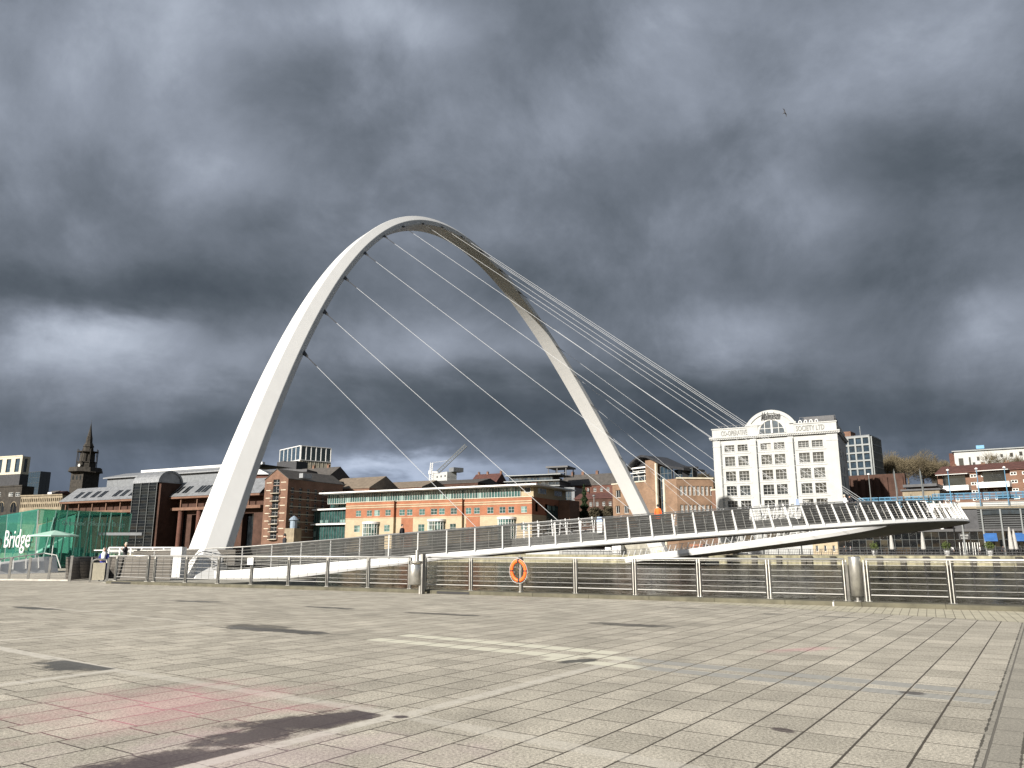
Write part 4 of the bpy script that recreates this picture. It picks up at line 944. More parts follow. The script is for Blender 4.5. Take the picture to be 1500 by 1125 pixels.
for i in range(1, 8):
    z = zrow[i]-1.75; mb = MB(); n = 8; arc = [(W*.5-1.9*math.cos(math.pi*k/n), -1.25*math.sin(math.pi*k/n)-.1) for k in range(n+1)]
    mb.prism(arc, z, z+.16); bo = B.part(mb, 'balcony', M['stone_trim'])
    mb = MB()
    for (x, y) in arc[::1]: mb.bar((x,y,z+.16),(x,y,z+1.15),.05,.05)
    mb.tube([(x,y,z+1.15) for x, y in arc], .05, 4); mb.tube([(x,y,z+.65) for x, y in arc], .035, 4); mb.build('iron_railing', M['darkmetal'], bo)
B.box('loading_dormer', 'metalroof', W*.95, W*.98+1.2, 5, 9, ze+.6, ze+2.0)
B = Bld('lantern_kiosk', 'small yellow stone kiosk with a domed blue lantern beside the warehouse', (417,774), (431,774), 6, 6)
B.walls('stone', 0, B.H, 3, roof='metalroof'); mb = MB(); mb.lathe([(1.0,B.H),(1.0,B.H+2.2),(1.45,B.H+2.3),(.9,B.H+3.0),(0,B.H+3.6)], 12, (B.W*.6,1.2,0)); B.part(mb, 'lantern', mat('lead_blue', (.20,.25,.30), .6))
# --- houses behind the warehouse
def house(lbl, pl, pr, d, roof, wall, peak, D=10, name='terraced_house', nx=4, nz=2, dR=None, axis='x', chim=(), hf=.45):
    B = Bld(name, lbl, pl, pr, d, dR); B.walls(wall, 0, B.H, D, front=B.grid(B.W, max(0,B.H-3.0*nz-.3), B.H-.3, nx, nz, .42, hf), nx=2, nz=2, roof=None, rev=.2)
    zr = B.H+peak; B.gable(roof, 0, B.W, 0, D, B.H, zr, axis, .3, wall); B.chimneys('brown', [B.W*c for c in chim], D*.5, zr-.6); return B
house('brick house with a pale gable squeezed between the warehouse and the teal office', (459,719), (474,714), 34, 'slate', 'brown', 3.6, 12, axis='y', nx=3, nz=4)
house('long dark roofed brick range stepping down behind the warehouse', (424,703), (478,708), 60, 'slate', 'redbrick', 4.6, 14, chim=(.3,.7), nx=8)
house('brick range with a brown tiled roof and dark gable end above the teal office', (478,717), (541,712), 44, 'brownroof', 'brown', 4.2, 17, nx=9, nz=2, chim=())
house('low dark-roofed warehouse range left of the white crane block', (552,716), (618,713), 70, 'brownroof', 'redbrick', 2.8, 18, nx=8, nz=1)
house('dark brick shed roof behind the orange office, below the crane block', (583,712), (700,708), 95, 'slate', 'darkbrick', 2.0, 18, nx=8, nz=1)
# --- white framed tower on the hill
B = Bld('tower_block', 'white framed penthouse tower with blue glass bays on the skyline behind the warehouse', (411.5,659), (441,657.5), 250, 238)
D = B.hit(484.5, 661, (B.W,0), (B.W,1))[0]; H = B.H; zm = B.hit(441,673.5)[1]
B.walls('greywood', 0, H, D, roof='white')
B.curtain((0,-.2),(B.W,-.2), zm, H-.3, 5, 1, 'glass_blue', 'white', .55, dep=.5); B.curtain((B.W+.2,0),(B.W+.2,D), zm, H-.3, 6, 1, 'glass', 'white', .45, dep=.5)
B.curtain((0,-.2),(B.W,-.2), zm-9, zm-.6, 7, 2, 'glass_blue', 'white', .45, dep=.4)
mb = MB()
for k in range(16): y = D*k/15; mb.box(B.W+.05,B.W+.3+.1*(k%2),y-.5,y+.45,zm-10,zm-.4)
B.part(mb, 'pale_panels', M['stone_trim'])
B = Bld('plant_room', 'dark windowless block in front of the white framed tower', (406,677), (434.5,675), 200, 200)
B.walls('darkroof', 0, B.H, 10); B.box('vent', 'darkmetal', 1, 4, 2, 4, B.H, B.H+.8)
# --- teal office wing
B = Bld('office_wing', 'teal glass office wing with thin white floor slabs left of the orange brick office', (453,745), (514,744), 26, 24)
W = B.W; zs = [B.hit(500, y)[1] for y in (788, 767.5, 745.5, 722)]
mb = MB(); mb.box(.1,W,.6,16,0,zs[2]); xs_ = B.hit(474,735)[0]; mb.box(xs_+.2,W+4,3.6,15,zs[2],zs[3]-.4); B.part(mb, 'wall', M['greywood'])
B.curtain((0,.3),(W-.2,.3), 0, zs[1]-.2, 16, 1, 'glass_teal', 'frame_g', .09, dep=.12); B.curtain((0,.3),(W-.2,.3), zs[1]+.4, zs[2]-.3, 16, 1, 'glass_teal', 'frame_g', .09, dep=.12); B.curtain((xs_,3),(W+2,3), zs[2]+.3, zs[3]-.5, 12, 1, 'glass_teal', 'frame_g', .09, dep=.12)
for z, x, y in ((zs[1],-1.4,-1.2),(zs[2],-.9,-.9),(zs[3],xs_-1.2,1.2)): B.box('floor_slab', 'white', x, W+(-.25 if z < zs[3] else 5), y, 8, z-.22, z+.22)
for x in (-4, -7): B.box('canopy', 'frame_g', x, x+3.2, -1, 2, zs[0]+1.5, zs[0]+1.8)
# --- orange office
B = Bld('orange_office', 'long orange brick and cream riverside office with a glazed top floor and flat white roof', (513,736.8), (779,728), 24, 24)
W = B.W; zb = (B.hit(513,736.8)[1]+B.hit(779,728)[1])/2; zc_ = (B.hit(515,760)[1]+B.hit(775,753)[1])/2
u = lambda px, y=0: B.hit(px, 760, (0,y), (1,y))[0]
segs = [(0, u(582), -1.8), (u(582), u(679), -.9), (u(679), W, 0)]
zt1, zt0 = [ (B.hit(520,a)[1]+B.hit(770,b)[1])/2 for a, b in ((748.3,741.8),(757.6,750.2))]
w1, w0 = [ (B.hit(520,a)[1]+B.hit(560,b)[1])/2 for a, b in ((770,769),(780,779))]
row1 = [(90,122),(158,190),(205,240),(275,308),(362,397),(410,445),(487,523),(560,600),(612,648),(685,725),(780,815),(832,868),(915,955),(992,1030),(1048,1085),(1128,1165)]
row2 = [(82,118),(270,305),(408,445),(483,523),(682,720),(780,815),(832,868),(1128,1165)]
X = lambda z, y: u(500+z/4.286, y)
mbu, mbl = MB(), MB(); D = 24
for i, (a, b, y) in enumerate(segs):
    o1 = [(X(p,y)-a, X(q,y)-a, zt0, zt1) for p, q in row1 if a < X((p+q)/2,y) < b]; o2 = [(X(p,y)-a, X(q,y)-a, w0, w1) for p, q in row2 if a < X((p+q)/2,y) < b]
    f = B.wallq(mbu, (a,y), (b,y), zc_, zb, o1, .15); g = B.wallq(mbl, (a,y), (b,y), 0, zc_, o2, .15)
    B.wins((a,y), (b,y), f, 2, 2, 'frame_w', 'glass_teal', .14, .06); B.wins((a,y), (b,y), g, 2, 2, 'frame_w', 'glass_teal', .14, .06)
    yn = segs[i+1][2] if i < 2 else 24
    B.wallq(mbu, (b,y), (b,yn), zc_, zb, B.grid(24, zc_+.6, zc_+3.4, 4, 1, .3, .8) if i == 2 else ()); B.wallq(mbl, (b,y), (b,yn), 0, zc_)
    for zz, t_ in ((zb-1.15,.28),(zb-1.75,.32),(zt0-.75,.16)): mbt = MB(); mbt.box(a-.02,b+.04,y-.10,y+.02,zz,zz+t_); B.part(mbt, 'stone_band', M['cream'])
    mbt = MB(); mbt.box(a-.05,b+.1,y-.14,y+.4,zb,zb+.16); B.part(mbt, 'coping', M['stone_trim'])
mbu.box(-.01,.0,-1.8,D,zc_,zb); mbl.box(-.01,.0,-1.8,D,0,zc_); mbu.box(0,W,D-.3,D,zc_,zb); mbl.box(0,W,D-.3,D,0,zc_); mbu.box(.02,W-.02,.02,D-.02,zb-.6,zb-.1)
B.part(mbu, 'upper_wall', M['orange']); B.part(mbl, 'lower_wall', M['cream'])
for (p, q) in ((588,605),(683,703)):
    a_, b_ = u(p,-.9 if p < 600 else 0), u(q,-.9 if p < 600 else 0); yy = -.9 if p < 600 else 0; mbt = MB(); mbt.box(a_,b_,yy-.03,yy,0,zc_-.01); B.part(mbt, 'brick_panel', M['orange'])
zg = (B.hit(515,722.5)[1]+B.hit(775,711)[1])/2
B.curtain((u(474),1.6),(W-4.2,1.6), zb+.1, zg, 76, 1, 'glass_teal', 'frame_w', .09, 'clerestory', dep=.14)
mb = MB(); mb.box(W-4.2,W-.4,1.8,D-1,zb,zg); mb.box(u(474)+1,W-4.2,2.4,D-1,zb,zg-.1); B.part(mb, 'top_storey', M['cream'])
B.wins((W-.4,1.8),(W-.4,D-1), B.grid(D-3, zb+1.2, zb+2.7, 2, 1, .5, 1), 4, 1, rev=-.05); B.wins((W-4.2,1.8),(W-.4,1.8), [(1.2,3.0,zb+1.3,zb+2.7)], 1, 1, rev=-.05)
mb = MB(); mb.box(u(470),W+2.0,-1.4,D+1,zg+.02,zg+.42); mb.box(u(470)+.4,W+1.4,-1.0,D,zg-.12,zg+.02); B.part(mb, 'roof', M['white'])
for (p0_, p1_, yt, yb_, yy) in ((535,555.5,765,784,-1.8),(629.5,652,761,780,-.9),(731,755,757.5,772,0)):
    a_, b_ = u(p0_,yy), u(p1_,yy); c_ = (a_+b_)/2; rr = (b_-a_)/2; zt_ = B.hit((p0_+p1_)/2, yt)[1]; mb = MB(); n = 10
    mb.lathe([(rr,0.5),(rr,zt_-.6)], n, (c_,yy,0), math.pi, 2*math.pi); bw = B.part(mb, 'bay_window', M['glass_teal'])
    mb = MB(); mb.lathe([(rr+.25,zt_-.6),(rr+.3,zt_),(0,zt_+.3)], 20, (c_,yy,0), math.pi, 2*math.pi); mb.build('bay_roof', M['white'], bw)
    mb = MB()
    for k in range(n+1): a = math.pi+math.pi*k/n; mb.bar((c_+rr*math.cos(a),yy+rr*math.sin(a),0.3),(c_+rr*math.cos(a),yy+rr*math.sin(a),zt_-.6),.12,.12)
    for zz in (zt_-1.6,zt_-3.4): mb.tube([(c_+(rr+.02)*math.cos(math.pi+math.pi*k/n),yy+(rr+.02)*math.sin(math.pi+math.pi*k/n),zz) for k in range(n+1)], .07, 4)
    mb.build('bay_frame', M['frame_w'], bw)
B.curtain((W+.15,9),(W+.15,16), 1, zc_+2.8, 5, 4, 'glass_teal', 'frame_d', .1)
mb = MB(); mb.box(W-.1,W+3.4,17,D,0,zb); B.part(mb, 'rear_wing', M['brown'])
# --- crane block
B = Bld('white_block', 'small white block on the skyline beside a pale tower crane', (632,694), (655,692), 330, 322)
D = B.hit(669, 694, (B.W,0), (B.W,1))[0]
B.walls('render_white', 0, B.H, D, front=[o for o in B.grid(B.W, B.H-17, B.H-1, 4, 4, .3, .35)], right=B.grid(D, B.H-17, B.H-2, 8, 4, .45, .5), nx=1, nz=1, fm='frame_d', gm='glass_black', roof='white')
B.box('plant', 'greywood', B.W*.9, B.W*1.0+4, 3, 12, B.H+.03, B.H+3.2)
mb = MB(); mb.lathe([(9,0),(8.6,1.6),(5,2.6),(0,3)], 20); B2 = at(617, 712, 560); o = mb.build('pale_dome', M['white'], label='low white curved roof peeking over the dark sheds left of the white block', cat='building'); o.location = B2-UP*1.2
cb = at(630.5, 712, 470)
cr = empty('tower_crane', (cb.x, cb.y, 10), 0, 'pale tower crane with its jib raised to the right on the skyline', 'crane')
def lattice(mb, a, b, w, n, r=.12):
    a, b = Vector(a), Vector(b); d = (b-a).normalized(); x = d.cross(Vector((0,1,0))).normalized()*w/2; y = d.cross(x).normalized()*w/2
    cs = [x+y,x-y,-x-y,-x+y]
    for c in cs: mb.bar(a+c, b+c, r, r)
    for i in range(n):
        p = a+(b-a)*(i/n); q = a+(b-a)*((i+1)/n)
        for k in range(4): mb.bar(p+cs[k], q+cs[(k+1)%4], r*.7, r*.7)
cz = lambda px, py: at(px, py, 470)-Vector((cb.x, cb.y, 10))
mb = MB(); lattice(mb, cz(632,740), cz(632,692), 2.4, 14, .3); mb.build('mast', M['white'], cr)
mb = MB(); lattice(mb, cz(641,692), cz(683,652), 1.8, 16, .26); mb.build('jib', M['frame_g'], cr)
mb = MB(); lattice(mb, cz(631,692), cz(632.5,678), 1.4, 5, .25); mb.tube([cz(632.5,678), cz(660,674)], .08, 4); mb.bar(cz(632,692), cz(641,692), 1.6, 1.0); mb.bar(cz(632,692), cz(628,692), 2.2, 2.2); mb.build('cab', M['white'], cr)
# --- red roofs and dark apartment block behind the office
B = house('red-roofed brick villa with little turrets behind the orange office', (690,707), (727,705), 150, 'redroof', 'redbrick', 4.0, 10, nx=5, nz=1, chim=(.1,.45,.98))
house('low dark maroon roof between the crane block and the red-roofed villa', (671,709), (692,707), 150, 'redroof', 'darkbrick', 1.0, 12, nx=3, nz=1)
B = Bld('apartment_building', 'dark blue glass apartment block with a steel roof frame, behind the orange office', (742,696), (826,695), 78, 80)
z_ = [B.hit(790, y)[1] for y in (800, 740, 712, 704, 695)]
B.walls('greywood', 0, z_[1], 14, front=B.grid(B.W, 2, z_[1]-.5, 9, 4, .5, .5), nx=1, nz=1, fm='frame_d', roof='darkroof')
xa = B.hit(818,725)[0]; mb = MB(); mb.box(0,xa,1,13,z_[1],z_[3]); mb.box(0,xa-3,2.5,13,z_[3],z_[4]-.5); B.part(mb, 'upper_floors', M['darkroof'])
B.curtain((0,.9),(xa,.9), z_[1]+.3, z_[2], 16, 2, 'glass_blue', 'frame_d', .1); B.curtain((0,.9),(xa*.45,.9), z_[2]+.4, z_[3]-.2, 8, 1, 'glass_blue', 'frame_d', .1); B.curtain((xa*.6,.9),(xa,.9), z_[2]+.4, z_[3]-.2, 6, 1, 'glass_blue', 'frame_d', .1); B.curtain((0,2.4),(xa-3,2.4), z_[3]+.3, z_[4]-.6, 14, 1, 'glass_blue', 'frame_d', .1)
B.box('brick_bay', 'redbrick', xa*.46, xa*.59, .7, .95, z_[1], z_[3])
for z in (z_[3], z_[4], z_[2]): B.box('floor_slab', 'frame_g', -1, xa+.6, -.2+(.8 if z == z_[4] else 0), 13, z-.15, z+.15)
xf0, xf1 = B.hit(799,690)[0], B.hit(825,690)[0]; zf = B.hit(812,683)[1]; mb = MB()
for x in (xf0, (xf0+xf1)/2, xf1):
    for y in (3, 11): mb.bar((x,y,z_[4]-.4),(x,y,zf),.28,.28)
mb.box(xf0-.8,xf1+.8,2.4,11.6,zf-.2,zf+.35); mb.bar((xf0,3,zf-2),(xf1,3,zf-2),.2,.2); B.part(mb, 'roof_frame', M['darkmetal'])
xg = B.hit(842,740)[0]; B.box('side_block', 'greywood', B.W+.02, xg, 0, 13, 0, B.hit(830,714)[1]); B.curtain((B.W-2,-.1),(xg-1.2,-.1), z_[1]-4, B.hit(830,716)[1], 7, 3, 'glass_blue', 'frame_d', .12)
house('red-brick tenement with chimneys left of the far arch leg', (820,712), (905,709), 96, 'slate', 'redbrick', 4.2, 12, nx=9, nz=4, chim=(.12,.3,.55,.92))
house('lower brown brick warehouse in shade beneath the tenement', (842,731), (908,729), 74, 'redroof', 'darkbrick', 1.8, 10, nx=7, nz=3)
# --- brick office with wavy roof
B = Bld('wavy_roof_office', 'tan brick office with a swooping dark roof and stair glass beside the far arch leg', (897,711), (1004,704), 34, 23)
W = B.W; u = lambda px, py=730: B.hit(px, py)[0]; zz = lambda px, py: B.hit(px, py)[1]
xa, xb, xc, xd, xe = u(925), u(952), u(967), u(986), W
ztop = zz(960,674); z1 = zz(900,710)
mb = MB(); f = B.wallq(mb, (0,0), (xa,0), 0, z1, [B.r(902,718,909,729), B.r(902,741,908,752), B.r(914,741,921,752)], .25)
mb2 = mb; g = B.wallq(mb, (xa,0), (xb,0), 0, zz(940,706), [B.r(938,714,951.5,725), B.r(938,738,951,748), B.r(926,714,934,725)], .25)
mb.box(xb,xc,-1.2,5,0,ztop); mb.box(xd,xe,-3.2,5,0,zz(995,703)); mb.box(0.02,xd,.3,6,0,z1-.3)
B.part(mb, 'wall', M['tan']); B.wins((0,0),(xa,0), f, 2, 1, fw=.1); B.wins((xa,0),(xb,0), g, 2, 2, fw=.1)
B.box('coping', 'stone_trim', -.2, xa-.05, -.2, .5, z1, z1+.3); B.box('coping', 'stone_trim', xa, xb-.02, -.2, .5, zz(940,706), zz(940,706)+.3)
for x, zt in ((xc-.05, ztop-1.0), (xd+.02, zz(995,703)+.2)): B.box('stone_fin', 'stone_trim', x, x+.55, -3.5 if x > xc+1 else -1.5, -1.0 if x < xc+1 else -2.9, 0, zt)
B.curtain((xc+.5,0),(xd,0), 0, zz(976,683), 3, 12, 'glass_blue', 'frame_g', .1, 'stair_glass'); B.curtain((xd,1.0),(xe+1.5,1.0), zz(995,702), zz(995,687), 3, 2, 'glass_blue', 'frame_g', .1, 'top_glass')
B.curtain((xa+.3,.6),(xb,.6), zz(940,705), zz(940,689), 3, 2, 'glass', 'frame_w', .14, 'attic_glass')
B.box('white_beam', 'white', xa-1, xb, -.4, .2, zz(940,686), zz(940,684)); B.box('white_beam', 'white', xa-1, xb, -.4, .2, zz(940,693), zz(940,692))
rp = [(922,688),(930,677),(938,670),(945,667),(953,668),(962,672),(975,678),(990,683.5),(1005,685.5),(1008,686)]
pts = [(u(a,b), zz(a,b)) for a, b in rp]; mb = MB(); mb.xprism([(x,z) for x, z in pts]+[(x,z-.55) for x, z in pts[::-1]], -1.6, 6)
mb.xprism([(x,z-.5) for x, z in pts[:5]]+[(pts[4][0],pts[0][1]-1.0),(pts[0][0],pts[0][1]-1.0)], 0.8, 5.5); B.part(mb, 'wavy_roof', M['darkroof'])
# receding right wing
p0 = (W, -3.2); DL = B.hit(1046, 730, p0, (W+.55, 1.0-3.2))
dirx, diry = .55, 1.0; nrm = math.hypot(dirx, diry); p1 = (p0[0]+dirx/nrm*DL[0], p0[1]+diry/nrm*DL[0]); hz = zz(995,703)
mb = MB(); L_ = DL[0]; zw = [hz-3.9, hz-8.3, hz-12.5]
ops = [(L_*(.08+.115*k), L_*(.08+.115*k)+L_*.08, z, z+2.2) for k in range(8) for z in zw if z > 1]
f = B.wallq(mb, p0, p1, 0, hz, ops, .3); mb.add([(p0[0],p0[1],hz),(p1[0],p1[1],hz),(p1[0]-8,p1[1]+2,hz),(p0[0]-6,p0[1]+8,hz)], [(0,1,2,3)]); B.part(mb, 'side_wing', M['tan']); B.wins(p0, p1, f, 2, 2, fw=.12)
mb = MB(); mb.bar((p0[0],p0[1],hz+.15),(p1[0],p1[1],hz+.15),.5,.35); B.part(mb, 'coping', M['stone_trim'])
mb = MB(); q0 = Vector((p0[0]-.6, p0[1]+3, 0)); q1 = Vector((p0[0]+(p1[0]-p0[0])*.55-1.4, p0[1]+(p1[1]-p0[1])*.55+2, 0)); mb.bar(q0+UP*(hz+1.4), q1+UP*(hz+1.4), .4, 2.6); mb.bar(q0+UP*(hz+2.9), q1+UP*(hz+2.9), 1.8, .35); B.part(mb, 'attic_storey', M['darkroof'])
B = Bld('brick_pier', 'narrow brick wall with a stone edge tucked against the white hotel', (1042,719), (1056,718), 24, 22)
B.walls('brown', 0, B.H, 5); B.box('coping', 'stone_trim', -.1, B.W, -.1, 5, B.H+.03, B.H+.35)
# --- white hotel
B = Bld('white_hotel', 'large white six-storey hotel with an arched pediment and black script lettering', (1044,641), (1226,630.5), 20, 20)
W = B.W; Z = lambda px, py: B.hit(px, py)[1]
zp = lambda x, y: (1000+x/4.017, 580+y/4.017)
cols = [(250,308),(328,386),(464,526),(543,605),(687,750),(768,833)]
us = [(B.hit(*zp(a,375))[0], B.hit(*zp(b,375))[0]) for a, b in cols]
zr_ = [(B.hit(*zp(715,a))[1], B.hit(*zp(715,b))[1]) for a, b in ((302,264),(391,334),(484,425),(574,514),(662,604))]; dz = zr_[3][0]-zr_[4][0] if False else (zr_[1][0]-zr_[3][0])/2
zr_ = zr_[:4]+[(zr_[3][0]-dz*k, zr_[3][1]-dz*k) for k in range(1,5)]
ops = [(a, b, z0, z1) for a, b in us for z0, z1 in zr_ if z0 > .6]
zcn = (B.hit(*zp(175,262))[1]+B.hit(*zp(900,225))[1])/2; zpar = (B.hit(*zp(178,205))[1]+B.hit(*zp(885,152))[1])/2
B.walls('render_white', 0, zcn, 20, front=ops, right=B.grid(20, 3, zcn-2, 3, 6, .3, .45), nx=3, nz=3, fm='frame_w', gm='glass', rev=.4, fw=.05, roof='darkroof', par=.5, sill='render_white')
for a, b in ((0,us[0][0]-.9),(us[1][1]+.7,us[2][0]-.8),(us[3][1]+.8,us[4][0]-.9),(us[5][1]+.8,W)): mb = MB(); mb.box(a,b,-.22,-.003,0,zcn-.05); mb.box(a-.06,b+.06,-.30,-.003,zcn-1.5,zcn-1.3); B.part(mb, 'pilaster', M['render_white'])
for i in range(3):
    a, b = us[2*i][0]-.7, us[2*i+1][1]+.6
    for z0, z1 in zr_[:4]: mb = MB(); mb.box(a,b,-.10,-.003,z0-.62,z0-.42); B.part(mb, 'string_course', M['render_white'])
mb = MB(); mb.box(-.7,W+.6,-.85,20.3,zcn+.45,zcn+.75); mb.box(-.45,W+.4,-.6,20.2,zcn+.1,zcn+.45)
for k in range(60): x = -.5+(W+1)*k/59; mb.box(x-.1,x+.1,-.75,-.59,zcn+.2,zcn+.44)
B.part(mb, 'cornice', M['render_white'])
x0, x1 = B.hit(*zp(445,200))[0], B.hit(*zp(655,190))[0]; xm = (x0+x1)/2
mb = MB(); mb.box(0,x0-.02,-.4,.3,zcn+.75,zpar); mb.box(-.15,x0-.02,-.55,.4,zpar,zpar+.25); B.part(mb, 'parapet', M['render_white'])
mb = MB(); mb.box(x1+.02,W,-.4,.3,zcn+.75,zpar); mb.box(W-.5,W,.3,20,zcn+.75,zpar); mb.box(x1+.02,W+.15,-.55,.4,zpar,zpar+.25); B.part(mb, 'parapet', M['render_white'])
xl, xr = B.hit(*zp(376,160))[0], B.hit(*zp(662,150))[0]; za = (B.hit(*zp(376,165))[1]+B.hit(*zp(662,160))[1])/2; ztp = B.hit(*zp(520,84))[1]
hw = (xr-xl)/2; hh = ztp-za; Rr = (hw*hw+hh*hh)/(2*hh); an = math.asin(min(1,hw/Rr)); xm = (xl+xr)/2
arc = [(xm+Rr*math.sin(-an+2*an*k/24), ztp-Rr+Rr*math.cos(-an+2*an*k/24)) for k in range(25)]
arc2 = [(xm+(Rr-.75)*math.sin(-an+2*an*k/24), ztp-Rr+(Rr-.75)*math.cos(-an+2*an*k/24)) for k in range(25)]
lun = [(xm+.2+2.9*math.cos(math.pi*k/16), zcn+.9+3.1*math.sin(math.pi*k/16)) for k in range(17)]
mb = MB(); mb.xprism([(x0,zcn+.75),(x1,zcn+.75),(x1,za-.2)]+[p for p in arc2[::-1]]+[(x0,za-.2)], -.3, .5); B.part(mb, 'pediment', M['render_white'])
mb = MB(); mb.xprism(arc+arc2[::-1], -.55, .9); mb.box(xl-.2,x0+.9,-.65,.6,za-.35,za+.05); mb.box(x1-.9,xr+.2,-.65,.6,za-.35,za+.05); mb.box(xl+.3,x0,-.5,.5,zcn+.75,za-.35); mb.box(x1,xr-.3,-.5,.5,zcn+.75,za-.35); B.part(mb, 'pediment_arch', M['render_white'])
mb = MB(); mb.xprism(lun, -.36, .0); lw = B.part(mb, 'lunette_window', M['glass_blue'])
mb = MB(); mb.tube([(p[0],-.4,p[1]) for p in lun], .18, 6); mb.box(xm+.05,xm+.4,-.5,-.37,zcn+.9,zcn+4.0)
for s_ in (-1.5, 1.5): mb.box(xm+.2+s_-.05,xm+.2+s_+.05,-.42,-.37,zcn+.9,zcn+3.4)
mb.box(xm-2.7,xm+3.1,-.42,-.37,zcn+2.0,zcn+2.1); mb.build('window_frame', M['frame_w'], lw)
grey = mat('relief_lettering', (.17,.17,.16), .7)
a, b = B.hit(*zp(462,142)), B.hit(*zp(570,135)); text('Malmaison', 'script_lettering', (a[0], 0), (1,0), 2.6, a[1]-.15, M['black'], B.root, shear=.5, width=(b[0]-a[0])*1.05, normal_off=-.60, bold=.035)
a, b = B.hit(*zp(228,235)), B.hit(*zp(382,225)); text('CO-OPERATIVE', 'relief_lettering', (a[0], 0), (1,0), 1.65, zcn+.98, grey, B.root, width=b[0]-a[0], normal_off=-.46, bold=.03)
a, b = B.hit(*zp(668,205)), B.hit(*zp(835,200)); text('SOCIETY LTD', 'relief_lettering', (a[0], 0), (1,0), 1.65, zcn+.98, grey, B.root, width=b[0]-a[0], normal_off=-.46, bold=.03)
mb = MB()
for k in range(14): x = xr+.6+(W-xr-1)*k/13; mb.bar((x,3,zpar-.3),(x,3,zpar+2.0),.06,.06)
for z in (.9,1.4,2.0): mb.bar((xr+.6,3,zpar+z),(W-.4,3,zpar+z),.06,.06); 
for k in range(10): x = .8+(xl-1.6)*k/9; mb.bar((x,3,zpar-.3),(x,3,zpar+1.3),.06,.06)
for z in (.6,1.3): mb.bar((.8,3,zpar+z),(xl-.8,3,zpar+z),.06,.06)
B.part(mb, 'roof_railing', M['darkmetal']); B.box('plant_room', 'darkroof', xr+1.2, W-.8, 5, 14, zcn, zpar+2.3)
for k in range(4):
    x = xr+.5+k*1.15; mb = MB(); mb.tube([(x,2,zpar-.2),(x,2,zpar+.9),(x+.12,2,zpar+1.15),(x+.42,2,zpar+1.15),(x+.54,2,zpar+.9),(x+.54,2,zpar-.2)], .12, 8); B.part(mb, 'vent_pipe', M['white'])
for px in (1058.5, 1111.5, 1166): mb = MB(); x = B.hit(px, 700)[0]; mb.tube([(x,-.46,0),(x,-.46,zcn-.5)], .07, 6); B.part(mb, 'drainpipe', M['frame_g'])
# --- grey grid tower
B = Bld('grid_office', 'grey concrete and glass grid office rising behind the right side of the white hotel', (1222,641), (1273.5,638.5), 90, 88)
D = B.hit(1287, 657, (B.W,0), (B.W,1))[0]; 
B.walls('greywood', 0, B.H, max(D,10), roof='greywood'); zb_ = Z = B.hit(1250,690)[1]
B.curtain((0,-.3),(B.W,-.3), B.H-14.5, B.H-.6, 5, 6, 'glass_blue', 'frame_g', .45, dep=.45); B.curtain((0,-.3),(B.W,-.3), 2, B.H-14.8, 10, 6, 'glass', 'frame_g', .2, dep=.3); B.curtain((B.W+.3,0),(B.W+.3,max(D,10)), B.H-16, B.H-.6, 9, 7, 'glass', 'frame_g', .22, dep=.3)
B.box('plant_room', 'brown', 1, B.W*.4, 3, 8, B.H+.03, B.H+1.9)
mb = MB(); mb.bar((B.W-3,2,B.H),(B.W-3,2,B.H+3),.12,.12); B.part(mb, 'aerial', M['frame_g'])
# retaining wall of mottled brick
B = Bld('retaining_wall', 'long mottled brick retaining wall below the bare trees', (1226,698), (1325,696), 62, 60)
B.walls('darkbrick', 0, B.H, 2, roof='stone_dark'); 
for k in range(9): x = B.W*(k+.5)/9; B.box('buttress', 'darkbrick', x-.5, x+.5, -.5, -.01, 0, B.H-.8)
# --- pavilion with flat dark roofs
B = Bld('flat_roof_pavilion', 'small two-tier pavilion with flat dark roofs beside the blue railing', (1331,713.5), (1372,713), 36, 35)
W = B.W; z0 = B.hit(1350,742)[1]; B.walls('glass_black' if False else 'greywood', 0, z0, 6); B.curtain((0,-.1),(W,-.1), z0-5.2, z0+.0 if False else B.hit(1350,725)[1], 8, 2, 'glass_teal', 'frame_d', .12)
zu = B.hit(1350,717)[1]; B.box('stone_band', 'stone', -1.2, W+.6, -.9, 6, zu-1.9, zu-.3); B.box('lower_roof', 'darkroof', -1.5, W+.9, -1.3, 6, zu-.3, zu+.1); B.box('upper_wall', 'brown', .5, W-.5, .6, 6, zu+.1, B.H-.1); B.box('upper_roof', 'darkroof', -1.0, W+.2, -.9, 7, B.H-.1, B.H+.5); B.box('base', 'greywood', .01, W, .05, 6, z0, zu-1.9)
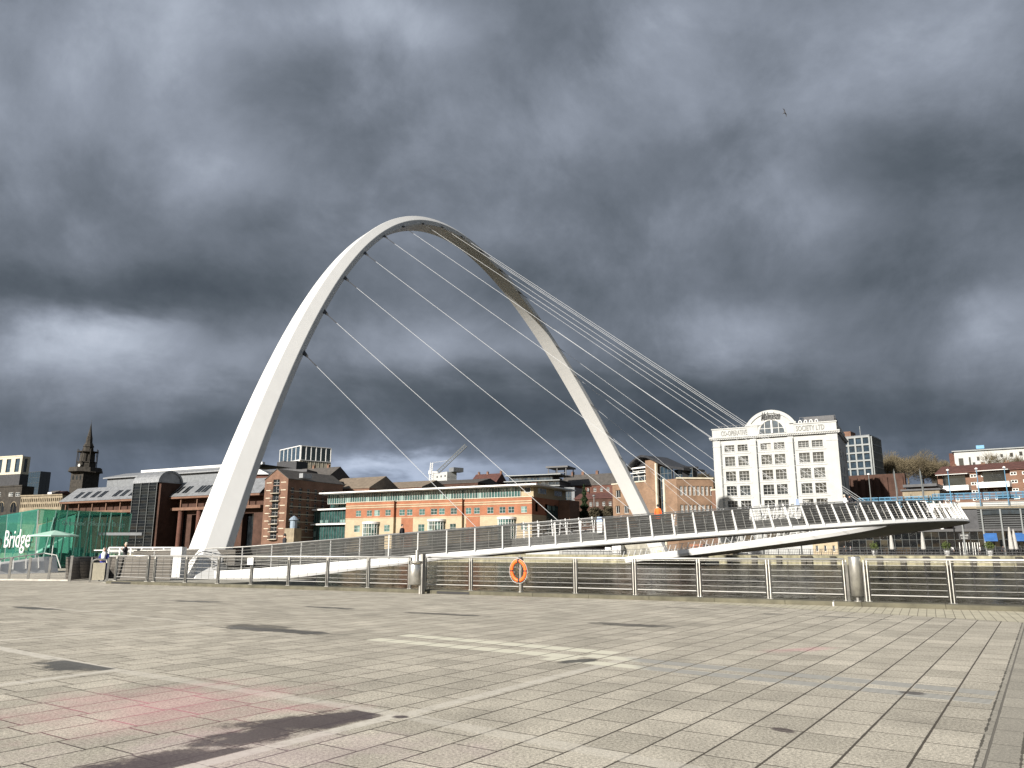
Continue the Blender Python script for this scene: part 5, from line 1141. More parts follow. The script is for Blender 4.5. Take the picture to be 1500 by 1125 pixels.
# --- brick apartments right
B = Bld('brick_apartments', 'red-brick apartments with white balconies and a dark tiled roof at the right', (1372,691), (1520,687), 52, 46)
W = B.W; u = lambda px: B.hit(px, 700)[0]; zf = lambda py: B.hit(1440, py)[1]; He = zf(690)
wp = [(1380,1385.5),(1396,1402),(1421,1431),(1437,1444),(1454,1460),(1480,1490),(1498,1506)]
rows = [(693.5,698.5),(705,710),(717,721.5),(728,733)]
ops = [(u(a),u(b),zf(q),zf(p)) for a, b in wp for p, q in rows]
B.walls('brown', 0, He, 12, front=ops, nx=2, nz=1, fw=.16, roof=None, rev=.2, left=B.grid(12, He-8, He-.5, 3, 2, .3, .5)); B.gable('redroof', 0, W, 0, 12, He, He+2.0, 'x', .4, 'brown')
B.chimneys('brown', [W*c for c in (.12,.42,.66,.9)], 6, He+1.2, .9)
for (a, b, zt, zb_) in ((1374,1421,710,716.5),(1433,1481,707.5,714.5)):
    mb = MB(); mb.box(u(a),u(b),-2.2,-2.0,zf(zb_),zf(zt)); mb.box(u(a),u(b),-2.2,-.01,zf(zb_)-.15,zf(zb_)); mb.box(u(a),u(a)+.15,-2,-.01,zf(zb_),zf(zt)); mb.box(u(b)-.15,u(b),-2,-.01,zf(zb_),zf(zt)); B.part(mb, 'balcony', M['white'])
    B.box('balcony_canopy', 'frame_w', u(a), u(b), -1.8, -.01, zf(zt)+2.6, zf(zt)+2.75); B.box('balcony_opening', 'glass_black', u(a)+1, u(b)-1, -.05, -.012, zf(zb_), zf(zt)+2.4)
B.box('white_storey', 'render_white', u(1374), u(1395), -.6, -.02, zf(722), zf(716))
mb = MB(); mb.xprism([(u(1458),zf(727)),(u(1482),zf(727)),(u(1470),zf(723))], -2, -.02); B.part(mb, 'porch', M['darkroof'])
# --- white modern block behind
B = Bld('modern_block', 'white panelled modern block with a blue roof line behind the brick apartments', (1397,662.5), (1530,658), 110, 108)
W = B.W; u = lambda px: B.hit(px, 672)[0]; zf = lambda py: B.hit(1450, py)[1]
wins_ = [(1404,1411,669,684),(1419,1422,668,680),(1431,1435,668,674),(1443,1446,668,673),(1452,1456,668,674),(1466,1470,666,671),(1480,1485,665,671),(1494,1499,664,670),(1436,1440,676,684),(1424,1428,676,683),(1447,1450,675,680)]
B.walls('render_white', 0, B.H, 14, front=[(u(a),u(b),zf(q),zf(p)) for a, b, p, q in wins_], left=B.grid(14, B.H-9, B.H-.5, 2, 2, .3, .5), nx=1, nz=1, fm='frame_d', gm='glass_black', roof='white', rev=.2)
B.box('roof_line', 'frame_g', -.5, W, -.6, 13, B.H+.03, B.H+.35); B.box('blue_lift_box', 'blue', u(1432), u(1444), -.3, 3, B.H+.56, B.H+1.6); B.box('brick_end', 'redbrick', -1.4, -.01, 1, 14, 0, B.H-.2)
# ------------------------------------------------------------------ raised road, bar and promenade at the right
RZ2 = 9.6
A_, C_ = fl(1246, 22), fl(1720, 12)
ra = empty('raised_road', (A_.x, A_.y, .6), 0, 'raised quayside road deck with a pale edge above the riverside bar', 'viaduct')
def vq(px, d): return fl(px, d)-A_
mb = MB(); pts = [vq(1246,24), vq(1400,22), vq(1720,20), vq(1720,44), vq(1246,48)]; zt = at(1450,742,fl(1450,22).y).z-.6
mb.prism([(p.x,p.y) for p in pts], zt-.9, zt); fixn(mb.build('deck_slab', M['stone_dark'], ra))
mb = MB(); p, q = vq(1412,20.5), vq(1720,18.5); mb.bar(p+UP*(zt-.25), q+UP*(zt-.25), .9, .45); mb.build('edge_beam', M['stone'], ra)
p, q = vq(1375,26), vq(1720,24); mb = MB(); mb.bar(p+UP*(zt+.55), q+UP*(zt+.55), .3, 1.1); mb.build('parapet_wall', M['render_white'], ra)
br = empty('blue_railing', (A_.x, A_.y, zt+.6), 0, 'long light blue railing along the raised road', 'railing')
def railing(root, p, q, h, n, r, m, z0=0, name='rail'):
    mb = MB()
    for z in (.15, h*.5, h): mb.bar(p+UP*(z0+z), q+UP*(z0+z), r*1.6, r*1.6)
    mb.build(name, m, root)
    mb = MB()
    for k in range(n+1): c = p+(q-p)*(k/n); mb.bar(c+UP*z0, c+UP*(z0+h), r*(2.2 if k%6 == 0 else .8), r*(2.2 if k%6 == 0 else .8))
    mb.build('balusters', m, root, kind=None)
zr0 = at(1450,731,fl(1450,27).y).z-zt-.6
railing(br, vq(1247,30), vq(1372,28), 1.3, 90, .07, M['blue'], zr0-.3); railing(br, vq(1375,27), vq(1720,26), 1.3, 200, .07, M['blue'], zr0)
mb = MB(); p, q = vq(1249,31), vq(1330,30); mb.bar(p+UP*(zr0-.6), q+UP*(zr0-.6), .3, 1.4); mb.build('plinth', M['blue'], br)
# bar building
B = Bld('riverside_bar', 'long black glass bar under the raised road, with blue awnings and a terrace', (1226,770), (1560,742), 12, 12)
W = B.W; zh = lambda px, py: B.hit(px, py)[1]; H_ = zt-1.0; u = lambda px: B.hit(px, 790)[0]
mb = MB(); mb.box(0,W,.3,11,0,H_*.53); mb.box(u(1400),W,.3,11,H_*.53,H_); B.part(mb, 'wall', M['darkroof'])
zl = zh(1450,777); B.curtain((0,0),(W,0), .1, zl-.2, 30, 3, 'glass_black', 'frame_d', .07); 
mb = MB()
for k in range(13): z = zl+.5+.42*k; mb.box(u(1436),W,-.05,.1,z,z+.12)
B.part(mb, 'louvres', M['frame_d'])
for px in (1442,1470,1500,1530,1412): x = u(px); B.box('column', 'frame_g', x-.12, x+.12, -.5, -.2, 0, H_)
B.box('fascia', 'darkmetal', 0, W, -.3, 0, zl-.15, zl+.35); B.box('blue_strip', 'glass_blue', u(1440), W, -.16, -.1, H_-1.0, H_-.2)
for a, b in ((1441,1460.5),(1484,1504)):
    ua, ub = u(a), u(b); z = zh(1450,781); mb = MB(); mb.add([(ua,-.3,z),(ub,-.3,z),(ub,-1.7,z-1.2),(ua,-1.7,z-1.2),(ua,-1.7,z-1.5),(ub,-1.7,z-1.5)], [(0,1,2,3),(3,2,5,4)]); B.part(mb, 'awning', M['awning'])
ua, ub = u(1405), u(1421); zs_ = zh(1413,790.5); mb = MB(); mb.box(ua,ub,-.42,-.31,zs_,zs_+1.15); sg = B.part(mb, 'sign_board', M['black'])
text('PITCHER', 'sign_lettering', (ua+.25, 0), (1,0), .42, zs_+.62, M['frame_w'], B.root, width=(ub-ua)-.5, normal_off=-.46, ext=.01); text('& PIANO', 'sign_lettering', (ua+.4, 0), (1,0), .38, zs_+.15, M['frame_w'], B.root, width=(ub-ua)-.8, normal_off=-.46, ext=.01)
for a, b in ((1404,1409),(1414,1418),(1423,1426),(1430,1433)): B.box('white_door_frame', 'frame_w', u(a), u(a)+.12, -.2, -.08, 0, 2.4); B.box('white_door_frame', 'frame_w', u(b), u(b)+.12, -.2, -.08, 0, 2.4)
# cream plinth building seen under the deck
for pl, pr, dd, m_, lb in (((1052,795),(1072,796),10,'stone','low sandstone block seen under the deck left of the terrace'),((1190,794),(1227,796),12,'cream','cream stone wall at the left end of the black glass bar'),((1010,797),(1030,797),14,'orange','small tan brick kiosk glimpsed beneath the deck')):
    B = Bld('quayside_block', lb, pl, pr, dd); B.walls(m_, 0, B.H, 5, roof='stone_dark', front=B.grid(B.W, .3, B.H-.3, 3, 1, .3, .6), nx=1, nz=1)
B = Bld('white_quay_shed', 'long low white wall on the far quay beside the far arch foot', (770,801), (910,799), 4, 4)
B.walls('render_white', 0, 1.0, 2, roof='white'); B.box('end_block', 'white', B.hit(897,800)[0], B.W, -.3, 2.2, 0, 2.1); B.box('cable_drum', 'white', B.hit(885,800)[0], B.hit(893,800)[0], .5, 1.5, 1.03, 1.6)
B = Bld('rubble_wall', 'rough grey stone wall on the far quay left of the far arch foot', (905,796), (955,797), 6, 6)
B.walls('concrete', 0, B.H, 2, roof='concrete')
mb = MB(); P = fl(820,3); Q = fl(1235,3); rl = empty('promenade_railing', (P.x, P.y, .62), 0, 'black railing along the far promenade left of the bar', 'railing'); railing(rl, Vector((0,0,0)), Q-P, 1.15, 180, .05, M['darkmetal'])
P = fl(1236,2.4); Q = fl(1700,2.4); rl = empty('promenade_railing', (P.x, P.y, .62), 0, 'black terrace railing in front of the black glass bar', 'railing'); railing(rl, Vector((0,0,0)), Q-P, 1.15, 160, .05, M['darkmetal'])
# fenders on the far quay wall
fd = None; k_ = 0
for px in list(range(1185, 1560, 34))+list(range(960, 1180, 36)):
    P = fl(px, -.25)
    if fd is None: mb = MB(); mb.box(-.45,.45,-.3,.2,-1.4,1.0); mb.box(-.55,.55,-.36,.2,.75,.95); fd = mb.build('fender_pile', M['timber']); o = fd; fd.rotation_euler = (0,0,math.atan2(QE.y,QE.x)+math.pi)
    else: o = fd.copy(); COL.objects.link(o)
    o.location = (P.x, P.y, -.5); tag(o, 'dark timber fender pile on the far river wall', 'fender', 'timber fender piles along the far river wall')
# terrace furniture
def closed_parasol(px, h, lab, d=5):
    P = fl(px, d); r = empty('closed_parasol', (P.x, P.y, .62), 0, lab, 'parasol', 'closed parasols on the bar terrace')
    mb = MB(); mb.lathe([(.30,1.0),(.42,1.1),(.28,h*.7),(.12,h-.15),(.02,h)], 8); mb.build('folded_canopy', M['umbrella_grey'], r)
    mb = MB(); mb.tube([(0,0,0),(0,0,1.1)], .05, 6); mb.lathe([(0,0),(.4,0),(.4,.12),(0,.12)], 10); mb.build('pole', M['darkmetal'], r)
closed_parasol(1307, 4.3, 'closed grey parasol on the terrace, leftmost of four'); closed_parasol(1353, 4.3, 'closed grey parasol between the first planter and the leftmost parasol')
closed_parasol(1482, 5.0, 'tall closed grey parasol just left of the right-hand blue awning', 4); closed_parasol(1488, 4.6, 'closed grey parasol at the right, directly below the blue awning', 5)
for px, lab in ((1387,'white planter with a bushy shrub below the bar sign'),(1450,'white planter with dark shrub under the left blue awning'),(1281,'white planter at the left end of the bar terrace')):
    P = fl(px, 3.4); r = empty('planter', (P.x, P.y, .62), 0, lab, 'planter', 'white planters on the bar terrace')
    mb = MB(); mb.lathe([(0,0),(.38,0),(.52,.95),(.45,.95),(.42,.8),(0,.8)], 14); mb.build('pot', M['white'], r)
    mb = MB(); rd = random.Random(px)
    for k in range(260):
        a, b_, rr = rd.uniform(0,6.28), rd.uniform(-1,1), .8*rd.random()**.4; c = Vector((rr*math.cos(a)*math.sqrt(1-b_*b_), rr*math.sin(a)*math.sqrt(1-b_*b_), 1.75+rr*b_)); v1 = Vector((rd.gauss(0,1),rd.gauss(0,1),rd.gauss(0,1))).normalized()*.12; v2 = Vector((rd.gauss(0,1),rd.gauss(0,1),rd.gauss(0,1))).normalized()*.12
        mb.add([c-v1, c+v2, c+v1, c-v2], [(0,1,2,3)])
    mb.build('shrub', M['leaf'], r); mb = MB(); mb.tube([(0,0,.7),(0,0,1.5)], .04, 5); mb.build('stem', M['bark'], r)
tb = None; rd = random.Random(4)
for i in range(17):
    px = 1240+i*15.5; P = fl(px, 4+rd.random()*3)
    if tb is None:
        r = empty('cafe_table', (P.x, P.y, .62)); mb = MB(); mb.lathe([(0,.70),(.45,.70),(.45,.74),(0,.74)], 14); mb.build('tabletop', M['darkmetal'], r); mb = MB(); mb.tube([(0,0,0),(0,0,.7)], .04, 6); mb.lathe([(.28,0),(.28,.03),(0,.03)], 10); mb.build('pedestal', M['darkmetal'], r); tb = r
        ch = empty('cafe_chair', (P.x+1, P.y, .62)); mb = MB(); mb.box(-.22,.22,-.22,.22,.43,.47); mb.build('seat', M['darkmetal'], ch); mb = MB(); mb.box(-.22,.22,.19,.23,.5,.92); mb.build('backrest', M['darkmetal'], ch)
        for x in (-.2,.2):
            for y in (-.2,.2): mb = MB(); mb.bar((x,y,0),(x,y,.43),.03,.03); mb.build('leg', M['darkmetal'], ch)
        c0 = ch
    else: r = copy_tree(tb); r.location = (P.x, P.y, .62)
    tag(r, 'small dark cafe table on the terrace in front of the black glass bar', 'table', 'cafe tables on the bar terrace')
    for s_ in (-1, 1):
        c = c0 if (i == 0 and s_ == 1) else copy_tree(c0); c.location = (P.x-QE.x*.85*s_, P.y-QE.y*.85*s_, .62); c.rotation_euler = (0,0,math.atan2(QE.y,QE.x)-s_*math.pi/2+rd.uniform(-.4,.4))
        tag(c, 'dark cafe chair drawn up to a terrace table in front of the bar', 'chair', 'cafe chairs on the bar terrace')
# lamp posts along the upper road
def lamp(px, top, lab, m='frame_g', d=24, sail=False):
    P = fl(px, d); h = at(px, top, P.y).z-.6-zt
    r = empty('street_lamp', (P.x, P.y, zt+.6), 0, lab, 'street lamp', 'lamp posts along the raised road')
    mb = MB(); mb.tube([(0,0,-.3),(0,0,h)], [.13,.07], 8); mb.build('pole', M[m], r)
    mb = MB()
    if sail: mb.add([(-.3,0,h*.95),(.0,0.1,h+.6),(.35,0,h*.5),(.1,-.1,h*.12)], [(0,1,2,3)]); mb.add([(-.28,.06,h*.95),(.02,0.16,h+.6),(.37,.06,h*.5),(.12,-.04,h*.12)], [(3,2,1,0)]); mb.build('fin', M['frame_g'], r)
    else: mb.lathe([(.08,h),(.28,h+.08),(.28,h+.3),(0,h+.45)], 10); mb.build('lamp_head', M['white'], r)
lamp(1247,698,'lamp post nearest the white hotel'); lamp(1283,696,'lamp post in front of the mottled brick wall'); lamp(1322,690,'tall mast with a pale fin left of the flat-roofed pavilion', sail=True); lamp(1361,690,'tall mast with a pale fin right of the flat-roofed pavilion', sail=True)
lamp(1402,690,'thin blue lamp post in front of the left part of the brick apartments', 'blue'); lamp(1445,688,'thin blue lamp post between the two white balconies', 'blue'); lamp(1487,686,'thin blue lamp post at the right edge by the brick apartments', 'blue')
lamp(1384,776,'short lamp post on the terrace above the shrub planter', 'frame_g', 3)
bpy.data.objects.remove if False else None
# ------------------------------------------------------------------ trees
def bare_tree(name, label, px, Y, z0, H, Wd, seed, m='twigs', n=5200, tw=.045, trunk=.3, group=None, twl=(.7,1.9)):
    rd = random.Random(seed); P = at(px, 700, Y); r = empty(name, (P.x, P.y, z0), 0, label, 'tree', group)
    mb = MB(); mb.tube([(0,0,-.5),(.1,0,H*.25),(.0,.1,H*.5)], [trunk,trunk*.7,trunk*.4], 8); mb.build('trunk', M['bark'], r)
    mb = MB(); lobes = []
    for k in range(11):
        a = rd.uniform(0,6.28); rr = Wd*.33*rd.random()**.5; lobes.append((Vector((rr*math.cos(a), rr*math.sin(a), H*rd.uniform(.42,.72))), Wd*rd.uniform(.16,.26)))
    for c, rad in lobes:
        mb.tube([(0,0,H*.22), tuple(c*.5+Vector((0,0,H*.12))), tuple(c)], [trunk*.4,trunk*.25,trunk*.1], 5)
    mb.build('limb', M['bark'], r)
    mb = MB()
    for k in range(n):
        c, rad = lobes[rd.randrange(len(lobes))]; d = Vector((rd.gauss(0,1),rd.gauss(0,1),rd.gauss(0,1)*.9+.25)).normalized(); p = c+d*(rad*rd.random()**.5); up = (d+Vector((rd.gauss(0,.4),rd.gauss(0,.4),.5))).normalized()*rd.uniform(*twl); s_ = up.cross(Vector((rd.gauss(0,1),rd.gauss(0,1),rd.gauss(0,1)))).normalized()*tw*rd.uniform(.6,1.4)
        mb.add([p-s_, p+s_, p+up+s_*.3, p+up-s_*.3], [(0,1,2,3)])
    mb.build('crown', M[m], r); return r
def leafy_tree(label, px, Y, z0, H, Wd, seed, m='leaf_dark', n=3500, cone=False, ls=.28, group=None, name='evergreen_tree'):
    rd = random.Random(seed); P = at(px, 740, Y); r = empty(name, (P.x, P.y, z0), 0, label, 'tree', group)
    mb = MB(); mb.tube([(0,0,-.5),(0,0,H*.6)], [.25,.1], 7); mb.build('trunk', M['bark'], r); mb = MB()
    lobes = [(Vector((Wd*.3*rd.uniform(-1,1), Wd*.3*rd.uniform(-1,1), H*rd.uniform(.35,.8))), Wd*rd.uniform(.15,.28)) for _ in range(12)]
    for k in range(n):
        if cone: z = H*(1-rd.random()**.7*.9); rr = Wd*.5*(1-z/H)**.7*rd.random()**.5*(.8+.3*math.sin(z*3)); a = rd.uniform(0,6.28); p = Vector((rr*math.cos(a), rr*math.sin(a), z))
        else:
            c, rad = lobes[rd.randrange(len(lobes))]; p = c+Vector((rd.gauss(0,1),rd.gauss(0,1),rd.gauss(0,1))).normalized()*rad*rd.random()**.4
        v1 = Vector((rd.gauss(0,1),rd.gauss(0,1),rd.gauss(0,1))).normalized()*ls; v2 = Vector((rd.gauss(0,1),rd.gauss(0,1),rd.gauss(0,1))).normalized()*ls
        mb.add([p-v1, p+v2, p+v1, p-v2], [(0,1,2,3)])
    mb.build('crown', M[m], r)
def ztr(px, py, Y): return at(px, py, Y).z
for i, (px, Y, top, bot, wpx, lab) in enumerate(((1306,250,668,705,42,'bare round-crowned tree, left of the group above the mottled wall'),(1330,245,661,705,56,'broadest bare tree, tallest of the group above the mottled wall'),(1352,256,668,706,44,'bare tree right of the tallest one above the mottled wall'),(1373,260,676,706,30,'small bare tree next to the flat-roofed pavilion'))):
    z0 = ztr(px, 712, Y); bare_tree('bare_tree', lab, px, Y, z0, ztr(px, top, Y)-z0, wpx/1153*Y*1.45, 10+i, group='bare trees on the slope', n=12000, tw=.035, twl=(.35,1.0))
for i, (px, Y, top, wpx, lab) in enumerate(((1012,300,693,30,'dark bare tree behind the swooping roof, leftmost of the clump'),(1030,290,689,34,'dark bare tree behind the white hotel\'s left edge'),(1046,295,697,26,'dark bare tree half hidden by the white hotel'))):
    z0 = ztr(px, 735, Y); bare_tree('bare_tree', lab, px, Y, z0, ztr(px, top, Y)-z0, wpx/1153*Y*1.2, 30+i, 'twigs_dark', group='dark bare trees behind the hotel', n=6000, tw=.09)
for i, (px, Y, top, wpx, lab) in enumerate(((1412,205,690,20,'leafless tree in front of the white modern block, left of two'),(1465,200,664,36,'leafless spreading tree in front of the white modern block'),(1490,203,668,26,'leafless tree at the right edge before the white modern block'))):
    z0 = ztr(px, 700, Y); bare_tree('bare_tree', lab, px, Y, z0, ztr(px, top, Y)-z0, wpx/1153*Y*1.1, 50+i, 'twigs', group='bare trees behind the apartments', n=900, tw=.035, trunk=.2)
Y = 236; z0 = ztr(856,765,Y); leafy_tree('dark pointed conifer in front of the shaded brick warehouse', 856, Y, z0, ztr(856,709,Y)-z0, 3.6, 3, cone=True, ls=.22)
for i, (px, Y, top, wpx, lab, m_) in enumerate(((838,228,745,26,'dark shrub left of the pointed conifer','leaf_dark'),(875,226,742,34,'brown leafless thicket right of the pointed conifer','twigs_dark'),(894,226,738,22,'brown leafless thicket beside the far arch leg','twigs_dark'))):
    z0 = ztr(px, 772, Y); leafy_tree(lab, px, Y, z0, ztr(px, top, Y)-z0, wpx/1153*Y, 70+i, m_, 3200, name='shrub')
mb = MB(); p = at(870, 727, 230); mb.tube([(p.x,p.y,1),(p.x,p.y,p.z)], .12, 6); mb.lathe([(.0,-.2),(.5,.0),(.4,.3),(0,.5)], 10, (p.x,p.y,p.z)); mb.build('street_lamp', M['frame_g'], label='street lamp with a pale head in the shade left of the far arch leg', cat='street lamp')
mb = MB(); p = at(1369, 667, 520); mb.lathe([(2.2,-12),(2.0,-5),(0,0)], 6, tuple(p)); mb.box(p.x-2.5,p.x+2.5,p.y-2.5,p.y+2.5,0,p.z-10); mb.build('church_spire', M['stone_dark'], label='tiny dark church spire on the skyline among the bare trees', cat='spire')
# ------------------------------------------------------------------ people
def skin_mesh(name, verts, edges, radii, mats, assign, parent=None, root=0, sub=2):
    me = bpy.data.meshes.new(name); me.from_pydata(verts, edges, []); o = bpy.data.objects.new(name, me); COL.objects.link(o)
    md = o.modifiers.new('s', 'SKIN'); md.use_smooth_shade = True
    for i, v in enumerate(me.skin_vertices[0].data):
        r = radii[i]; v.radius = r if isinstance(r, tuple) else (r, r); v.use_root = (i == root)
    o.modifiers.new('d', 'SUBSURF').levels = sub; bpy.context.view_layer.update()
    m2 = bpy.data.meshes.new_from_object(o.evaluated_get(bpy.context.evaluated_depsgraph_get())); bpy.data.objects.remove(o)
    for m in mats: m2.materials.append(m)
    for p in m2.polygons: p.material_index = assign(p.center); p.use_smooth = True
    o = bpy.data.objects.new(name, m2); COL.objects.link(o); o.parent = parent; return o
def person(loc, rz, label, top, legs, h=1.7, arms='down', hair=None, scarf=False, coat=False, group=None):
    k = h/1.75; r = empty('person', loc, rz, label, 'person', group)
    V_ = []; E_ = []; R_ = []
    def a(p, rad, par=None):
        V_.append(tuple(c*k for c in p)); R_.append(tuple(c*k for c in rad) if isinstance(rad, tuple) else rad*k); i = len(V_)-1
        if par is not None: E_.append((par, i))
        return i
    pel = a((0,0,.95), (.15,.11)); wa = a((0,0,1.10), (.14,.10), pel); ch = a((0,-.01,1.30), (.17,.115), wa); nk0 = a((0,0,1.45), (.10,.08), ch); nk = a((0,0,1.52), .05, nk0)
    hd0 = a((0,-.015,1.60), (.065,.08), nk); hd = a((0,-.01,1.68), (.072,.092), hd0); ht = a((0,0,1.745), (.055,.07), hd)
    for s in (-1, 1):
        hp = a((.10*s,0,.88), .085, pel); kn = a((.11*s,-.03 if s > 0 else .02,.50), .062, hp); an = a((.115*s,.03 if s > 0 else .05,.10), .042, kn); a((.125*s,-.12,.035), .038, an)
        sh = a((.19*s,0,1.42), .062, nk0)
        if arms == 'front' : el = a((.25*s,-.05,1.15), .045, sh); wr = a((.12*s,-.26,1.12), .028, el); dr = Vector((-.6*s,-.6,.1)).normalized()
        elif arms == 'rail': el = a((.27*s,-.12,1.17), .045, sh); wr = a((.20*s,-.34,1.10), .028, el); dr = Vector((-.2*s,-.9,-.2)).normalized()
        elif arms == 'face' and s > 0: el = a((.25*s,-.10,1.17), .045, sh); wr = a((.10*s,-.20,1.38), .028, el); dr = Vector((-.4*s,-.2,.8)).normalized()
        else: el = a((.26*s,.02,1.14), .045, sh); wr = a((.27*s,-.06,.90), .028, el); dr = Vector((0,-.1,-1)).normalized()
        W_ = Vector(V_[wr])/k; pm = a(tuple(W_+dr*.07), (.036,.018), wr); side = dr.cross(Vector((0,-1,.2))).normalized()
        for f, (off, ln) in enumerate(((-.027,.065),(-.009,.078),(.009,.072),(.027,.055))):
            b0 = W_+dr*.10+side*off; f1 = a(tuple(b0), .0095, pm); f2 = a(tuple(b0+dr*ln*.5), .009, f1); a(tuple(b0+dr*ln*.9+Vector((-.015*s,-.012,0))), .0075, f2)
        t0 = a(tuple(W_+dr*.045-side*.035*s+Vector((0,-.01,0))), .011, pm); a(tuple(W_+dr*.085-side*.055*s+Vector((0,-.02,0))), .009, t0)
    mt = [M['skin'], M[top], M[legs], M['black']]
    zc = (.62 if coat else .95)*k
    def asg(c):
        if c.z > 1.505*k: return 0
        wd = abs(c.x) > .17*k
        if arms == 'down' and wd and c.z < .92*k: return 0
        if arms == 'front' and c.y < -.25*k and c.z > 1.0*k: return 0
        if arms == 'rail' and c.y < -.33*k and c.z > .9*k: return 0
        if arms == 'face' and c.y < -.19*k and c.z > 1.3*k: return 0
        if c.z > zc or (wd and c.z > .85*k): return 1
        if c.z < .10*k: return 3
        return 2
    skin_mesh('body', V_, E_, R_, mt, asg, r)
    mb = MB(); mb.smooth = True
    if coat: mb2 = MB(); mb2.smooth = True; mb2.lathe([(.20*k,.62*k),(.19*k,.95*k),(.185*k,1.15*k),(.21*k,1.36*k),(.12*k,1.47*k)], 14); co = mb2.build('coat', M[top], r); co.scale = (1.05,.72,1)
    # nose, ears, eyes, mouth
    mb.lathe([(.018*k,0),(.012*k,.03*k),(0,.045*k)], 6, (0,-.098*k,1.625*k)); mb.lathe([(.0,-.02*k),(.014*k,0),(0,.02*k)], 6, (.075*k,0,1.655*k)); mb.lathe([(.0,-.02*k),(.014*k,0),(0,.02*k)], 6, (-.075*k,0,1.655*k)); mb.build('face', M['skin'], r)
    mb = MB(); mb.cbox((-.028*k,-.094*k,1.672*k),.022*k,.008*k,.010*k); mb.cbox((.028*k,-.094*k,1.672*k),.022*k,.008*k,.010*k); mb.cbox((0,-.090*k,1.60*k),.045*k,.008*k,.007*k); mb.build('eyes_and_mouth', M['black'], r)
    if scarf:
        mb = MB(); mb.smooth = True; n = 16; mb.lathe([(0,1.80*k),(.07*k,1.785*k),(.105*k,1.73*k),(.112*k,1.65*k),(.105*k,1.57*k),(.13*k,1.50*k),(.17*k,1.44*k),(.16*k,1.38*k)], n, (0,.012*k,0), -math.pi*.5+.62, math.pi*1.5-.62)
        mb.lathe([(.095*k,1.57*k),(.13*k,1.50*k),(.17*k,1.42*k),(.15*k,1.30*k)], n, (0,-.01*k,0)); sc = mb.build('headscarf', M['scarf'], r)
    elif hair:
        mb = MB(); mb.smooth = True; mb.lathe([(0,1.80*k),(.06*k,1.79*k),(.09*k,1.755*k),(.092*k,1.70*k),(.085*k,1.62*k)], 16, (0,.02*k,0), -math.pi*.5+.75, math.pi*1.5-.75); mb.lathe([(0,1.80*k),(.06*k,1.79*k),(.088*k,1.745*k)], 16, (0,.012*k,0)); mb.build('hair', M[hair], r)
    return r
p = gnd(140, 852); w = person((p.x+.05, p.y+.5, 0), R(10), 'woman in a pale headscarf and blue jacket standing behind the slatted bin', 'cloth_blue', 'cloth_black', 1.66, 'front', scarf=True, coat=True)
mb = MB(); mb.smooth = True; mb.lathe([(.10,1.05),(.125,1.2),(.13,1.35),(.08,1.42)], 12, (0,-.055,0)); mb.build('white_top', M['cloth_white'], w)
p = at(184, 806, 54.5); person((p.x, p.y, .26), R(-70), 'grey-haired person in a black coat stepping onto the footbridge at the left', 'cloth_black', 'cloth_black', 1.80, 'face', 'hair_grey', coat=True)
def on_deck(t, o): q = dk(t, o, RZ if o > 3.4 else .01)[0]+BO; return (q.x, q.y, q.z)
person(on_deck(.0535, 4.4), R(60), 'person in dark clothes walking on the footbridge near the orange office', 'cloth_black', 'cloth_grey', 1.78, 'down', 'black', coat=True)
person(on_deck(.0075, 5.6), R(120), 'person in a black coat on the footbridge in front of the brick warehouse', 'cloth_black', 'cloth_black', 1.85, 'down', 'black', coat=True)
person(on_deck(.1725, 4.6), R(150), 'person in a bright orange jacket on the footbridge beside the far arch leg', 'cloth_orange', 'cloth_black', 1.82, 'down', 'black', coat=True)
person(on_deck(.308, 3.8), R(100), 'person in a pale top on the footbridge under the lamp posts, left of a pair', 'cloth_white', 'cloth_grey', 1.74, 'front', 'hair_grey')
person(on_deck(.318, 4.2), R(100), 'person in dark clothes on the footbridge, right of a pair', 'cloth_black', 'cloth_grey', 1.76, 'rail', 'black')
for i, (px, c1, lab, d) in enumerate(((1237,'cloth_black','person in black at the far promenade railing left of the bar',3.2),(1246,'cloth_grey','person in grey on the far promenade at the bar\'s left end',3.6),(1395,'cloth_white','person in white standing by the bar doors',4.5),(1470,'cloth_black','person in black on the terrace between the awnings',5),(1436,'cloth_white','person in a pale top at the edge of the left blue awning',6))):
    P = fl(px, d); person((P.x, P.y, .62), R(20+50*i), lab, c1, 'cloth_black', 1.72, 'down', 'black')
# gull
g = at(1149, 165, 42); r = empty('gull', tuple(g), R(20), 'lone gull in flight high against the clouds at the upper right', 'bird')
r.rotation_euler = (0, R(68), R(20)); r.scale = (.62,.62,.62)
mb = MB(); mb.smooth = True; mb.tube([(0,-.2,0),(0,-.15,.01),(0,-.05,.01),(0,.08,0),(0,.2,0)], [.012,.035,.05,.04,.012], 8); mb.build('body', M['bird'], r)
for s in (-1, 1):
    mb = MB(); mb.add([(0,-.06,.03),(.22*s,-.10,.10),(.50*s,0.02,.04),(.22*s,.03,.09),(0,.07,.02)], [(0,1,2,3,4)]); mb.build('wing', M['bird_dark'], r)
mb = MB(); mb.add([(-.02,.18,0),(.02,.18,0),(.05,.28,0),(-.05,.28,0)], [(0,1,2,3)]); mb.build('tail', M['bird'], r)
